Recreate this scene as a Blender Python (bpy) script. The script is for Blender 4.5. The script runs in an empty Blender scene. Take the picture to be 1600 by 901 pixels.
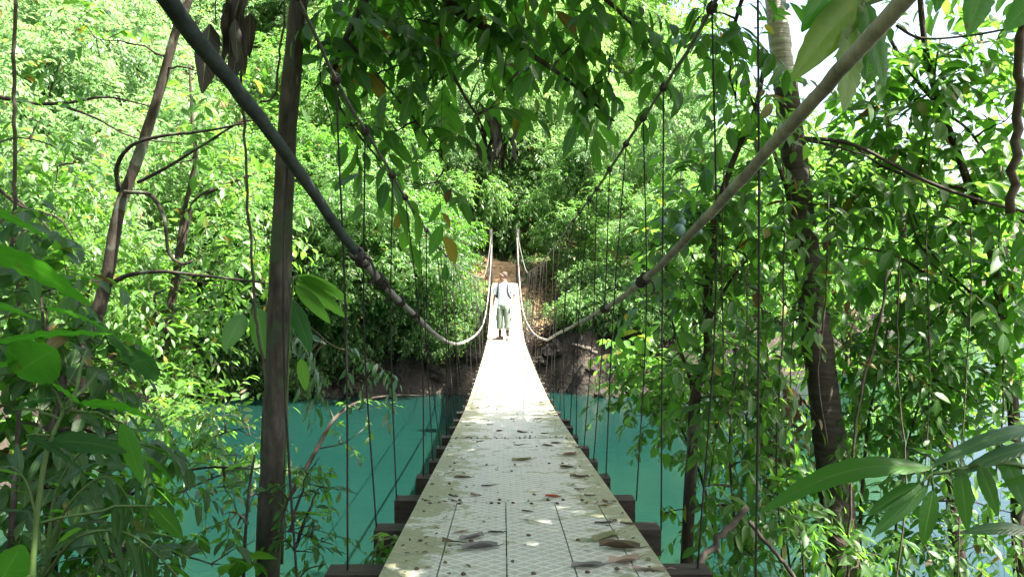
import bpy, math, random
import numpy as np
from mathutils import Vector, noise as mnoise

R = math.radians
rng = np.random.default_rng(11)
random.seed(5)
scene = bpy.context.scene
COL = scene.collection

# ------------------------------------------------------------------ camera frame
FPX = 1244.0
CAM = np.array([-0.07, 0.0, 4.6])
PITCH, YAW = math.atan(45.5 / FPX), math.atan(14 / FPX)
FW = np.array([math.sin(YAW) * math.cos(PITCH), math.cos(YAW) * math.cos(PITCH), -math.sin(PITCH)])
RT = np.array([math.cos(YAW), -math.sin(YAW), 0.0])
UP = np.cross(RT, FW)


def at(px, py, d):
    """world point seen in the photograph (1600 wide) at px,py and standing d metres ahead"""
    return CAM + d * (FW + RT * ((px - 800) / FPX) + UP * ((450.5 - py) / FPX))


def unit(v):
    return v / np.maximum(np.linalg.norm(v, axis=-1, keepdims=True), 1e-9)


# ------------------------------------------------------------------ object helpers
def put(o, parent=None, loc=None):
    COL.objects.link(o)
    if parent is not None:
        o.parent = parent
    if loc is not None:
        o.location = [float(c) for c in loc]
    return o


def tag(o, label=None, cat=None, group=None, kind=None):
    if label: o['label'] = label
    if cat: o['category'] = cat
    if group: o['group'] = group
    if kind: o['kind'] = kind
    return o


def thing(name, label, cat, loc=(0, 0, 0), group=None, rz=0.0):
    o = bpy.data.objects.new(name, None)
    o.empty_display_size = 0.2
    put(o, None, loc)
    o.rotation_euler = (0, 0, rz)
    return tag(o, label, cat, group)


def copy_tree(src, loc, rz, scale, label=None, group=None):
    c = src.copy(); COL.objects.link(c)
    c.location = loc; c.rotation_euler = (0, 0, rz); c.scale = scale
    if label: c['label'] = label
    if group: c['group'] = group
    for ch in list(src.children):
        d = ch.copy(); COL.objects.link(d); d.parent = c
    return c


class Geo:
    """collects tubes, boxes and leaves in world space; build() makes ONE mesh object"""
    def __init__(self):
        self.v = []; self.loops = []; self.tot = []; self.mat = []; self.uv = []; self.n = 0

    def add(self, verts, faces, mat=0, uv=None):
        verts = np.asarray(verts, float).reshape(-1, 3)
        sizes = np.array([len(f) for f in faces], int)
        flat = np.concatenate([np.asarray(f, int) for f in faces]) if len(faces) else np.zeros(0, int)
        self.v.append(verts); self.loops.append(flat + self.n); self.tot.append(sizes)
        self.mat.append(np.full(len(sizes), mat, int))
        self.uv.append(np.zeros((len(flat), 2)) if uv is None else np.asarray(uv)[flat])
        self.n += len(verts)

    def inst(self, V, faces, mat=0, uv=None):
        """V: (N, n, 3) copies of one template"""
        N, n = V.shape[:2]
        if N == 0: return
        sizes = np.array([len(f) for f in faces], int)
        flat = np.concatenate([np.asarray(f, int) for f in faces])
        off = (np.arange(N) * n)[:, None]
        self.v.append(V.reshape(-1, 3)); self.loops.append((flat[None] + off).ravel() + self.n)
        self.tot.append(np.tile(sizes, N)); self.mat.append(np.full(len(sizes) * N, mat, int))
        self.uv.append(np.tile(np.zeros((len(flat), 2)) if uv is None else np.asarray(uv)[flat], (N, 1)))
        self.n += N * n

    def tube(self, pts, rad, seg=7, mat=0, cap=True):
        P = np.asarray(pts, float); m = len(P)
        rad = np.full(m, rad) if np.isscalar(rad) else np.asarray(rad, float)
        T = np.zeros_like(P); T[1:-1] = P[2:] - P[:-2]; T[0] = P[1] - P[0]; T[-1] = P[-1] - P[-2]
        T = unit(T)
        a = np.array([0, 0, 1.0]) if abs(T[0][2]) < .9 else np.array([1.0, 0, 0])
        N = np.cross(T[0], a); N /= np.linalg.norm(N)
        ang = np.linspace(0, 2 * math.pi, seg, endpoint=False)
        V = []
        for i in range(m):
            N = N - T[i] * N.dot(T[i]); N /= max(np.linalg.norm(N), 1e-9)
            B = np.cross(T[i], N)
            V.append(P[i] + rad[i] * (np.cos(ang)[:, None] * N + np.sin(ang)[:, None] * B))
        V = np.concatenate(V)
        L = np.concatenate([[0], np.cumsum(np.linalg.norm(np.diff(P, axis=0), axis=1))])
        uv = np.stack([np.tile(ang / (2 * math.pi), m), np.repeat(L, seg)], 1)
        F = []
        for i in range(m - 1):
            for k in range(seg):
                k2 = (k + 1) % seg
                F.append((i * seg + k, i * seg + k2, (i + 1) * seg + k2, (i + 1) * seg + k))
        if cap:
            F.append(tuple(range(seg - 1, -1, -1))); F.append(tuple((m - 1) * seg + k for k in range(seg)))
        self.add(V, F, mat, uv)

    def box(self, c, s, rot=None, mat=0):
        c = np.asarray(c, float); h = np.asarray(s, float) / 2
        V = np.array([[x, y, z] for z in (-1, 1) for y in (-1, 1) for x in (-1, 1)], float) * h
        if rot is not None: V = V @ np.asarray(rot).T
        self.add(V + c, [(0, 2, 3, 1), (4, 5, 7, 6), (0, 1, 5, 4), (2, 6, 7, 3), (0, 4, 6, 2), (1, 3, 7, 5)], mat)

    def build(self, name, mats, parent=None, origin=None, smooth=True):
        me = bpy.data.meshes.new(name)
        V = np.concatenate(self.v) if self.v else np.zeros((0, 3))
        o_ = np.zeros(3) if origin is None else np.asarray(origin, float)
        V = V - o_
        L = np.concatenate(self.loops).astype(np.int32); tot = np.concatenate(self.tot).astype(np.int32)
        st = np.concatenate([[0], np.cumsum(tot)[:-1]]).astype(np.int32)
        me.vertices.add(len(V)); me.vertices.foreach_set('co', V.astype(np.float32).ravel())
        me.loops.add(len(L)); me.loops.foreach_set('vertex_index', L)
        me.polygons.add(len(tot)); me.polygons.foreach_set('loop_start', st)
        me.polygons.foreach_set('material_index', np.concatenate(self.mat).astype(np.int32))
        me.polygons.foreach_set('use_smooth', np.full(len(tot), smooth, bool))
        u = me.uv_layers.new(name='UVMap')
        u.data.foreach_set('uv', np.concatenate(self.uv).astype(np.float32).ravel())
        me.update(calc_edges=True)
        for m in (mats if isinstance(mats, (list, tuple)) else [mats]): me.materials.append(m)
        ob = bpy.data.objects.new(name, me)
        put(ob, parent)
        if parent is None and origin is not None: ob.location = [float(c) for c in o_]
        return ob


def smooth_path(pts, n=6):
    """Catmull-Rom through pts; returns denser points"""
    P = np.asarray(pts, float)
    if len(P) < 3:
        t = np.linspace(0, 1, n + 1)[:, None]
        return P[0] * (1 - t) + P[-1] * t
    Q = np.vstack([2 * P[0] - P[1], P, 2 * P[-1] - P[-2]])
    out = []
    for i in range(1, len(Q) - 2):
        a, b, c, d = Q[i - 1], Q[i], Q[i + 1], Q[i + 2]
        for t in np.linspace(0, 1, n, endpoint=False):
            out.append(.5 * ((2 * b) + (-a + c) * t + (2 * a - 5 * b + 4 * c - d) * t * t + (-a + 3 * b - 3 * c + d) * t ** 3))
    out.append(P[-1])
    return np.array(out)


# ------------------------------------------------------------------ materials
def nodes_of(name):
    m = bpy.data.materials.new(name); m.use_nodes = True
    nt = m.node_tree; nt.nodes.clear()
    out = nt.nodes.new('ShaderNodeOutputMaterial')
    return m, nt, out


def N(nt, typ, **kw):
    n = nt.nodes.new(typ)
    for k, v in kw.items():
        if k in n.inputs: n.inputs[k].default_value = v
        else: setattr(n, k, v)
    return n


def ramp(nt, stops, interp='LINEAR'):
    r = nt.nodes.new('ShaderNodeValToRGB'); cr = r.color_ramp; cr.interpolation = interp
    while len(cr.elements) < len(stops): cr.elements.new(0.5)
    for e, (p, c) in zip(cr.elements, stops):
        e.position = p; e.color = (*c, 1)
    return r


def mathn(nt, op, a, b=None, c=None):
    n = nt.nodes.new('ShaderNodeMath'); n.operation = op
    for i, x in enumerate((a, b, c)):
        if x is None: continue
        if isinstance(x, (int, float)): n.inputs[i].default_value = x
        else: nt.links.new(x, n.inputs[i])
    return n.outputs[0]


def mixc(nt, fac, a, b):
    n = nt.nodes.new('ShaderNodeMix'); n.data_type = 'RGBA'
    for sock, x in ((n.inputs[0], fac), (n.inputs[6], a), (n.inputs[7], b)):
        if isinstance(x, (int, float)): sock.default_value = x
        elif isinstance(x, tuple): sock.default_value = (*x, 1)
        else: nt.links.new(x, sock)
    return n.outputs[2]


def leaf_mat(name, cols, trans, rough=.42, spec=.45, fac=.45, veins=14, spots=None, old=False):
    cols = [(r * .95, g_, b * 1.05) if g_ > r * 1.2 else (r, g_, b) for r, g_, b in cols]
    trans = [(r * .92, g_, b * 1.12) if g_ > r * 1.2 else (r, g_, b) for r, g_, b in trans]
    m, nt, out = nodes_of(name)
    g = N(nt, 'ShaderNodeNewGeometry'); uv = N(nt, 'ShaderNodeTexCoord')
    k = len(cols) - 1
    w_ = .97 if old else 1.0
    rc = ramp(nt, [(w_ * i / k, c) for i, c in enumerate(cols)] + ([(.982, (.17, .14, .02)), (.993, (.09, .05, .02))] if old else [])); nt.links.new(g.outputs['Random Per Island'], rc.inputs[0])
    k = len(trans) - 1
    rt = ramp(nt, [(w_ * i / k, c) for i, c in enumerate(trans)] + ([(.982, (.42, .36, .03)), (.993, (.12, .06, .02))] if old else [])); nt.links.new(g.outputs['Random Per Island'], rt.inputs[0])
    sx = N(nt, 'ShaderNodeSeparateXYZ'); nt.links.new(uv.outputs['UV'], sx.inputs[0])
    au = mathn(nt, 'ABSOLUTE', mathn(nt, 'SUBTRACT', sx.outputs[0], .5))
    rib = mathn(nt, 'LESS_THAN', au, .025)
    vein = mathn(nt, 'FRACT', mathn(nt, 'MULTIPLY', mathn(nt, 'SUBTRACT', sx.outputs[1], mathn(nt, 'MULTIPLY', au, .35)), float(veins)))
    vl = mathn(nt, 'LESS_THAN', mathn(nt, 'ABSOLUTE', mathn(nt, 'SUBTRACT', vein, .5)), .07)
    line = mathn(nt, 'MAXIMUM', rib, mathn(nt, 'MULTIPLY', vl, .35))
    base = mixc(nt, mathn(nt, 'MULTIPLY', line, .7), rc.outputs[0], (.16, .24, .07))
    tr = rt.outputs[0]
    if spots:
        nz = N(nt, 'ShaderNodeTexNoise', Scale=spots[1]); nt.links.new(uv.outputs['Object'], nz.inputs['Vector'])
        f = ramp(nt, [(spots[2], (0, 0, 0)), (spots[2] + .12, (1, 1, 1))]); nt.links.new(nz.outputs[0], f.inputs[0])
        base = mixc(nt, f.outputs[0], base, spots[0]); tr = mixc(nt, f.outputs[0], tr, spots[3])
    b = N(nt, 'ShaderNodeBsdfPrincipled', Roughness=rough)
    b.inputs['Specular IOR Level'].default_value = spec
    nt.links.new(base, b.inputs['Base Color'])
    bp = N(nt, 'ShaderNodeBump', Strength=.25, Distance=.004); nt.links.new(mathn(nt, 'ABSOLUTE', mathn(nt, 'SUBTRACT', vein, .5)), bp.inputs['Height'])
    nt.links.new(bp.outputs[0], b.inputs['Normal'])
    t = N(nt, 'ShaderNodeBsdfTranslucent'); nt.links.new(tr, t.inputs[0])
    mx = N(nt, 'ShaderNodeMixShader'); mx.inputs[0].default_value = fac
    nt.links.new(b.outputs[0], mx.inputs[1]); nt.links.new(t.outputs[0], mx.inputs[2]); nt.links.new(mx.outputs[0], out.inputs[0])
    return m


def surf_mat(name, stops, scale=6.0, rough=.85, bump=.4, bdist=.02, stretch=(1, 1, 1), patch=None, spec=.3, detail=6.0, coord='Object'):
    m, nt, out = nodes_of(name)
    tc = N(nt, 'ShaderNodeTexCoord'); mp = N(nt, 'ShaderNodeMapping'); mp.inputs['Scale'].default_value = stretch
    nt.links.new(tc.outputs[coord], mp.inputs[0])
    nz = N(nt, 'ShaderNodeTexNoise', Scale=scale, Detail=detail, Roughness=.65); nt.links.new(mp.outputs[0], nz.inputs['Vector'])
    rc = ramp(nt, stops); nt.links.new(nz.outputs[0], rc.inputs[0])
    col = rc.outputs[0]
    if patch:
        n2 = N(nt, 'ShaderNodeTexNoise', Scale=patch[1], Detail=3.0); nt.links.new(tc.outputs[coord], n2.inputs['Vector'])
        f = ramp(nt, [(patch[2], (0, 0, 0)), (patch[2] + .08, (1, 1, 1))]); nt.links.new(n2.outputs[0], f.inputs[0])
        col = mixc(nt, f.outputs[0], col, patch[0])
    b = N(nt, 'ShaderNodeBsdfPrincipled', Roughness=rough); b.inputs['Specular IOR Level'].default_value = spec
    nt.links.new(col, b.inputs['Base Color'])
    if bump:
        bp = N(nt, 'ShaderNodeBump', Strength=bump, Distance=bdist); nt.links.new(nz.outputs[0], bp.inputs['Height']); nt.links.new(bp.outputs[0], b.inputs['Normal'])
    nt.links.new(b.outputs[0], out.inputs[0])
    return m


M = {}
M['leaf_pale'] = leaf_mat('leaf_pale', [(.075, .155, .05), (.11, .19, .08), (.09, .175, .075), (.13, .20, .08)], [(.20, .38, .09), (.28, .45, .14), (.24, .44, .10)], rough=.38, spec=.6, fac=.55, old=True)
M['leaf_mid'] = leaf_mat('leaf_mid', [(.020, .060, .010), (.032, .082, .014), (.026, .072, .016), (.045, .10, .018)], [(.13, .36, .02), (.21, .45, .04), (.16, .40, .03)], rough=.4, fac=.5, spec=.35, old=True)
M['leaf_forest'] = leaf_mat('leaf_forest', [(.04, .10, .02), (.06, .13, .028), (.05, .115, .03), (.075, .145, .032)], [(.15, .38, .04), (.24, .46, .07), (.18, .42, .05)], rough=.4, fac=.5, spec=.4, old=True)
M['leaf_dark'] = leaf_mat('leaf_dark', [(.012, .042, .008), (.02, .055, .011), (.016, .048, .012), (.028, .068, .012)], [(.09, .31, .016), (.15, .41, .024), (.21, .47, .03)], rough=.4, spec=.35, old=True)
M['leaf_fresh'] = leaf_mat('leaf_fresh', [(.04, .105, .014), (.065, .145, .02), (.05, .125, .016)], [(.17, .42, .03), (.26, .50, .05), (.20, .46, .035)], rough=.4, old=True)
M['leaf_bamboo'] = leaf_mat('leaf_bamboo', [(.08, .17, .035), (.115, .20, .05), (.09, .18, .055)], [(.26, .48, .09), (.34, .52, .13)], rough=.5, fac=.6)
M['leaf_glossy'] = leaf_mat('leaf_glossy', [(.03, .08, .035), (.04, .10, .04), (.05, .11, .05)], [(.06, .2, .03), (.08, .25, .03)], rough=.28, spec=.7, fac=.3)
M['leaf_big'] = leaf_mat('leaf_big', [(.04, .125, .018), (.055, .145, .02), (.045, .13, .02)], [(.09, .36, .015), (.13, .42, .02)], rough=.38, fac=.55, veins=18, spots=((.10, .075, .02), 16.0, .66, (.16, .10, .02)))
M['leaf_yellowing'] = leaf_mat('leaf_yellowing', [(.07, .14, .02), (.11, .17, .025)], [(.30, .46, .03), (.42, .50, .03)], rough=.45, fac=.55, veins=12, spots=((.26, .22, .02), 9.0, .56, (.6, .5, .02)))
M['leaf_dead'] = leaf_mat('leaf_dead', [(.014, .011, .010), (.03, .02, .015), (.022, .016, .014)], [(.03, .015, .01), (.04, .02, .01)], rough=.6, fac=.15)
M['leaf_litter'] = leaf_mat('leaf_litter', [(.09, .05, .025), (.20, .12, .06), (.14, .07, .03), (.26, .16, .08), (.17, .09, .035)], [(.12, .06, .02), (.2, .1, .03)], rough=.75, fac=.1)
M['leaf_grey'] = leaf_mat('leaf_grey', [(.09, .085, .08), (.13, .12, .115)], [(.06, .05, .04), (.08, .07, .05)], rough=.6, fac=.1)
M['leaf_tan'] = leaf_mat('leaf_tan', [(.20, .14, .10), (.26, .19, .14)], [(.1, .07, .04), (.12, .08, .05)], rough=.7, fac=.1)
M['leaf_brown'] = leaf_mat('leaf_brown', [(.05, .033, .022), (.09, .06, .035), (.12, .075, .04)], [(.05, .03, .015), (.07, .04, .02)], rough=.7, fac=.1)
M['leaf_red'] = leaf_mat('leaf_red', [(.32, .05, .02), (.36, .07, .02)], [(.4, .07, .02), (.4, .08, .02)], rough=.5, fac=.2)
M['leaf_green_dry'] = leaf_mat('leaf_green_dry', [(.11, .12, .045), (.13, .12, .05)], [(.12, .14, .03), (.14, .14, .03)], rough=.6, fac=.15)

M['bark_dark'] = surf_mat('bark_dark', [(.3, (.012, .009, .006)), (.5, (.03, .023, .016)), (.72, (.075, .062, .046))], 14, .9, .7, .02, (1, 1, .35), patch=((.085, .095, .07), 5.0, .58))
M['bark_moss'] = surf_mat('bark_moss', [(.3, (.016, .014, .009)), (.5, (.042, .037, .026)), (.72, (.09, .08, .06))], 16, .9, .7, .012, (1, 1, .3), patch=((.04, .055, .026), 6.0, .54))
M['bark_pale'] = surf_mat('bark_pale', [(.3, (.13, .115, .09)), (.5, (.24, .215, .17)), (.72, (.36, .33, .27))], 10, .85, .5, .015, (1, 1, .6), patch=((.06, .06, .045), 3.0, .55))
M['bark_ringed'] = surf_mat('bark_ringed', [(.3, (.025, .020, .014)), (.5, (.048, .040, .030)), (.7, (.085, .073, .058))], 5, .88, .8, .02, (.4, .4, 5), patch=((.03, .028, .02), 2.5, .54))
M['bark_white'] = surf_mat('bark_white', [(.3, (.16, .15, .13)), (.5, (.34, .33, .30)), (.7, (.5, .49, .45))], 5, .85, .8, .02, (.4, .4, 5))
M['twig'] = surf_mat('twig', [(.3, (.03, .026, .015)), (.7, (.09, .08, .045))], 8, .85, 0)
M['vine'] = surf_mat('vine', [(.3, (.025, .02, .014)), (.7, (.08, .068, .05))], 20, .85, .4, .005)
M['stalk_green'] = surf_mat('stalk_green', [(.3, (.04, .08, .02)), (.7, (.08, .13, .03))], 8, .6, 0)
M['wood_beam'] = surf_mat('wood_beam', [(.3, (.016, .012, .009)), (.5, (.034, .026, .019)), (.75, (.06, .048, .036))], 9, .85, .6, .01, (1, 6, 6))
M['wood_post'] = surf_mat('wood_post', [(.3, (.008, .007, .005)), (.7, (.028, .023, .018))], 8, .85, .5, .01, (5, 5, 1))
M['rope_pale'] = surf_mat('rope_pale', [(.3, (.20, .18, .145)), (.5, (.34, .305, .25)), (.7, (.46, .42, .35))], 30, .8, .7, .006, (1, .25, 1), patch=((.16, .14, .11), 12.0, .60))
M['handrail_dark'] = surf_mat('handrail_dark', [(.3, (.018, .025, .023)), (.5, (.032, .042, .039)), (.72, (.055, .066, .06))], 22, .65, .3, .003, (1, .3, 1), spec=.25)
M['rope_grey'] = surf_mat('rope_grey', [(.3, (.05, .05, .042)), (.7, (.14, .135, .115))], 40, .85, .5, .004)
M['rope_thin'] = surf_mat('rope_thin', [(.3, (.010, .008, .007)), (.7, (.03, .025, .02))], 40, .9, .4, .003)
def rope_mat(name, dark, light, twist):
    m, nt, out = nodes_of(name)
    tc = N(nt, 'ShaderNodeTexCoord'); sx = N(nt, 'ShaderNodeSeparateXYZ'); nt.links.new(tc.outputs['UV'], sx.inputs[0])
    ph = mathn(nt, 'FRACT', mathn(nt, 'ADD', mathn(nt, 'MULTIPLY', sx.outputs[0], 3.0), mathn(nt, 'MULTIPLY', sx.outputs[1], twist)))
    groove = mathn(nt, 'ABSOLUTE', mathn(nt, 'SUBTRACT', ph, .5))
    n1 = N(nt, 'ShaderNodeTexNoise', Scale=9.0, Detail=6.0, Roughness=.7); nt.links.new(tc.outputs['Object'], n1.inputs['Vector'])
    n2 = N(nt, 'ShaderNodeTexNoise', Scale=120.0, Detail=2.0); nt.links.new(tc.outputs['Object'], n2.inputs['Vector'])
    f = ramp(nt, [(.35, (0, 0, 0)), (.62, (1, 1, 1))]); nt.links.new(n1.outputs[0], f.inputs[0])
    c = mixc(nt, f.outputs[0], dark, light)
    g = ramp(nt, [(.30, (1, 1, 1)), (.5, (.35, .33, .3))]); nt.links.new(groove, g.inputs[0])
    mm = nt.nodes.new('ShaderNodeMix'); mm.data_type = 'RGBA'; mm.blend_type = 'MULTIPLY'; mm.inputs[0].default_value = .18
    nt.links.new(c, mm.inputs[6]); nt.links.new(g.outputs[0], mm.inputs[7])
    b = N(nt, 'ShaderNodeBsdfPrincipled', Roughness=.85); b.inputs['Specular IOR Level'].default_value = .2
    nt.links.new(mm.outputs[2], b.inputs['Base Color'])
    h = mathn(nt, 'ADD', mathn(nt, 'MULTIPLY', groove, -1.0), mathn(nt, 'MULTIPLY', n2.outputs[0], .4))
    bp = N(nt, 'ShaderNodeBump', Strength=.4, Distance=.006); nt.links.new(h, bp.inputs['Height']); nt.links.new(bp.outputs[0], b.inputs['Normal'])
    nt.links.new(b.outputs[0], out.inputs[0])
    return m


M['rope_pale'] = rope_mat('rope_twisted', (.13, .122, .105), (.30, .285, .25), 22.0)
M['handrail_dark'] = rope_mat('rope_dark', (.018, .026, .024), (.05, .062, .058), 10.0)
M['knot'] = surf_mat('knot', [(.3, (.012, .011, .010)), (.7, (.045, .04, .034))], 50, .85, .6, .006)
M['bolt'] = surf_mat('bolt', [(.3, (.035, .022, .015)), (.7, (.10, .06, .04))], 60, .7, .3, .002)
M['rock'] = surf_mat('rock', [(.28, (.012, .010, .007)), (.5, (.034, .028, .021)), (.72, (.075, .063, .048))], 3.4, .92, 1.0, .25, detail=12.0, patch=((.05, .065, .03), 1.2, .58))


def deck_mat(name, pitch, coarse):
    m, nt, out = nodes_of(name)
    tc = N(nt, 'ShaderNodeTexCoord'); s = N(nt, 'ShaderNodeSeparateXYZ'); nt.links.new(tc.outputs['Object'], s.inputs[0])
    x, y = s.outputs[0], s.outputs[1]
    wob = N(nt, 'ShaderNodeTexNoise', Scale=3.0); nt.links.new(tc.outputs['Object'], wob.inputs['Vector'])
    a = mathn(nt, 'DIVIDE', mathn(nt, 'ADD', x, mathn(nt, 'MULTIPLY', y, 1.08)), pitch)
    b_ = mathn(nt, 'DIVIDE', mathn(nt, 'SUBTRACT', x, mathn(nt, 'MULTIPLY', y, 1.08)), pitch)
    da = mathn(nt, 'ABSOLUTE', mathn(nt, 'SUBTRACT', mathn(nt, 'FRACT', a), .5))
    db = mathn(nt, 'ABSOLUTE', mathn(nt, 'SUBTRACT', mathn(nt, 'FRACT', b_), .5))
    w = .10
    la = N(nt, 'ShaderNodeMapRange'); la.inputs[1].default_value = w; la.inputs[2].default_value = w + .07; la.inputs[3].default_value = 1; la.inputs[4].default_value = 0
    lb = N(nt, 'ShaderNodeMapRange'); lb.inputs[1].default_value = w; lb.inputs[2].default_value = w + .07; lb.inputs[3].default_value = 1; lb.inputs[4].default_value = 0
    nt.links.new(da, la.inputs[0]); nt.links.new(db, lb.inputs[0])
    line = mathn(nt, 'MAXIMUM', la.outputs[0], lb.outputs[0])
    # fine cross hatch inside the lozenges
    fh = mathn(nt, 'FRACT', mathn(nt, 'MULTIPLY', a, 4.0)); fine = mathn(nt, 'GREATER_THAN', fh, .5)
    height = mathn(nt, 'ADD', line, mathn(nt, 'MULTIPLY', fine, .12))
    n1 = N(nt, 'ShaderNodeTexNoise', Scale=3.2, Detail=7.0, Roughness=.62); nt.links.new(tc.outputs['Object'], n1.inputs['Vector'])
    n2 = N(nt, 'ShaderNodeTexNoise', Scale=26.0, Detail=4.0); nt.links.new(tc.outputs['Object'], n2.inputs['Vector'])
    n3 = N(nt, 'ShaderNodeTexNoise', Scale=11.0, Detail=6.0, Roughness=.7); nt.links.new(tc.outputs['Object'], n3.inputs['Vector'])
    plate = mixc(nt, n2.outputs[0], (.45, .44, .385), (.62, .61, .55))
    dirt = mixc(nt, n1.outputs[0], (.25, .24, .20), (.40, .385, .33))
    col = mixc(nt, mathn(nt, 'ADD', mathn(nt, 'MULTIPLY', line, .55), mathn(nt, 'MULTIPLY', n1.outputs[0], .4)), dirt, plate)
    ax = mathn(nt, 'ABSOLUTE', x)
    edge = N(nt, 'ShaderNodeMapRange'); edge.inputs[1].default_value = .16; edge.inputs[2].default_value = .46; edge.inputs[3].default_value = -.13; edge.inputs[4].default_value = .13
    nt.links.new(ax, edge.inputs[0])
    mossf = ramp(nt, [(.50, (0, 0, 0)), (.60, (1, 1, 1))]); nt.links.new(mathn(nt, 'ADD', mathn(nt, 'ADD', mathn(nt, 'MULTIPLY', n1.outputs[0], .9), mathn(nt, 'MULTIPLY', mathn(nt, 'SUBTRACT', n3.outputs[0], .42), 1.1)), edge.outputs[0]), mossf.inputs[0])
    mossc = mixc(nt, n3.outputs[0], (.08, .088, .03), (.30, .30, .17))
    col = mixc(nt, mathn(nt, 'MULTIPLY', mossf.outputs[0], .85), col, mossc)
    speck = ramp(nt, [(.60, (0, 0, 0)), (.70, (1, 1, 1))]); nt.links.new(n3.outputs[0], speck.inputs[0])
    col = mixc(nt, mathn(nt, 'MULTIPLY', speck.outputs[0], .5), col, (.16, .11, .07))
    b = N(nt, 'ShaderNodeBsdfPrincipled', Roughness=.7); b.inputs['Specular IOR Level'].default_value = .3
    nt.links.new(col, b.inputs['Base Color'])
    bp = N(nt, 'ShaderNodeBump', Strength=.6, Distance=.005); nt.links.new(height, bp.inputs['Height']); nt.links.new(bp.outputs[0], b.inputs['Normal'])
    nt.links.new(b.outputs[0], out.inputs[0])
    return m


M['deck'] = deck_mat('deck_tread', .068, True)
M['deck_fine'] = deck_mat('deck_tread_fine', .045, False)


def ground_mat():
    m, nt, out = nodes_of('forest_ground')
    tc = N(nt, 'ShaderNodeTexCoord')
    n1 = N(nt, 'ShaderNodeTexNoise', Scale=.9, Detail=10.0, Roughness=.68); nt.links.new(tc.outputs['Object'], n1.inputs['Vector'])
    n2 = N(nt, 'ShaderNodeTexNoise', Scale=9.0, Detail=5.0); nt.links.new(tc.outputs['Object'], n2.inputs['Vector'])
    v = N(nt, 'ShaderNodeTexVoronoi', Scale=7.0); nt.links.new(tc.outputs['Object'], v.inputs['Vector'])
    litter = ramp(nt, [(.2, (.05, .03, .017)), (.45, (.12, .07, .035)), (.7, (.19, .115, .06)), (.95, (.27, .18, .10))])
    nt.links.new(n2.outputs[0], litter.inputs[0])
    vc = N(nt, 'ShaderNodeSeparateColor'); nt.links.new(v.outputs['Color'], vc.inputs[0])
    c1 = mixc(nt, mathn(nt, 'MULTIPLY', vc.outputs[0], .6), litter.outputs[0], (.16, .085, .035))
    gf = ramp(nt, [(.40, (0, 0, 0)), (.52, (1, 1, 1))]); nt.links.new(n1.outputs[0], gf.inputs[0])
    c2 = mixc(nt, gf.outputs[0], c1, (.045, .075, .025))
    g = N(nt, 'ShaderNodeNewGeometry'); s = N(nt, 'ShaderNodeSeparateXYZ'); nt.links.new(g.outputs['Position'], s.inputs[0])
    hz = mathn(nt, 'ADD', s.outputs[2], mathn(nt, 'MULTIPLY', mathn(nt, 'SUBTRACT', n1.outputs[0], .5), 2.0))
    rk = ramp(nt, [(.30, (1, 1, 1)), (.42, (0, 0, 0))]); nt.links.new(mathn(nt, 'MULTIPLY', hz, .14), rk.inputs[0])
    rc = ramp(nt, [(.32, (.010, .008, .006)), (.5, (.030, .024, .018)), (.68, (.07, .058, .043))]); nt.links.new(n1.outputs[0], rc.inputs[0])
    c3 = mixc(nt, rk.outputs[0], c2, rc.outputs[0])
    wet = ramp(nt, [(.02, (1, 1, 1)), (.07, (0, 0, 0))]); nt.links.new(mathn(nt, 'MULTIPLY', hz, .14), wet.inputs[0])
    c4 = mixc(nt, mathn(nt, 'MULTIPLY', wet.outputs[0], .6), c3, (.03, .027, .022))
    b = N(nt, 'ShaderNodeBsdfPrincipled', Roughness=.9); nt.links.new(c4, b.inputs['Base Color']); b.inputs['Specular IOR Level'].default_value = .25
    bp = N(nt, 'ShaderNodeBump', Strength=1.0, Distance=.3); nt.links.new(mathn(nt, 'ADD', n1.outputs[0], mathn(nt, 'MULTIPLY', n2.outputs[0], .3)), bp.inputs['Height']); nt.links.new(bp.outputs[0], b.inputs['Normal'])
    nt.links.new(b.outputs[0], out.inputs[0])
    return m


def water_mat():
    m, nt, out = nodes_of('river_water')
    tc = N(nt, 'ShaderNodeTexCoord')
    n1 = N(nt, 'ShaderNodeTexNoise', Scale=.25, Detail=3.0); nt.links.new(tc.outputs['Object'], n1.inputs['Vector'])
    n2 = N(nt, 'ShaderNodeTexNoise', Scale=2.2, Detail=6.0, Roughness=.6); nt.links.new(tc.outputs['Object'], n2.inputs['Vector'])
    c = mixc(nt, n1.outputs[0], (.0028, .0150, .0120), (.0042, .0210, .0165))
    b = N(nt, 'ShaderNodeBsdfPrincipled', Roughness=.06); b.inputs['IOR'].default_value = 1.333
    nt.links.new(c, b.inputs['Base Color'])
    bp = N(nt, 'ShaderNodeBump', Strength=.22, Distance=.06); nt.links.new(n2.outputs[0], bp.inputs['Height']); nt.links.new(bp.outputs[0], b.inputs['Normal'])
    nt.links.new(b.outputs[0], out.inputs[0])
    return m


M['ground'] = ground_mat()
M['water'] = water_mat()

# ------------------------------------------------------------------ terrain
def sstep(a, b, x):
    t = np.clip((x - a) / (b - a), 0, 1); return t * t * (3 - 2 * t)


def wob(x, y, s=1.0):
    return (np.sin(x * .9 * s + 1.3) * np.cos(y * .7 * s + .4) + .5 * np.sin(x * 2.1 * s + y * 1.3 * s) + .3 * np.sin(x * 4.3 * s - y * 3.1 * s + 2)) / 1.8


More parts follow.
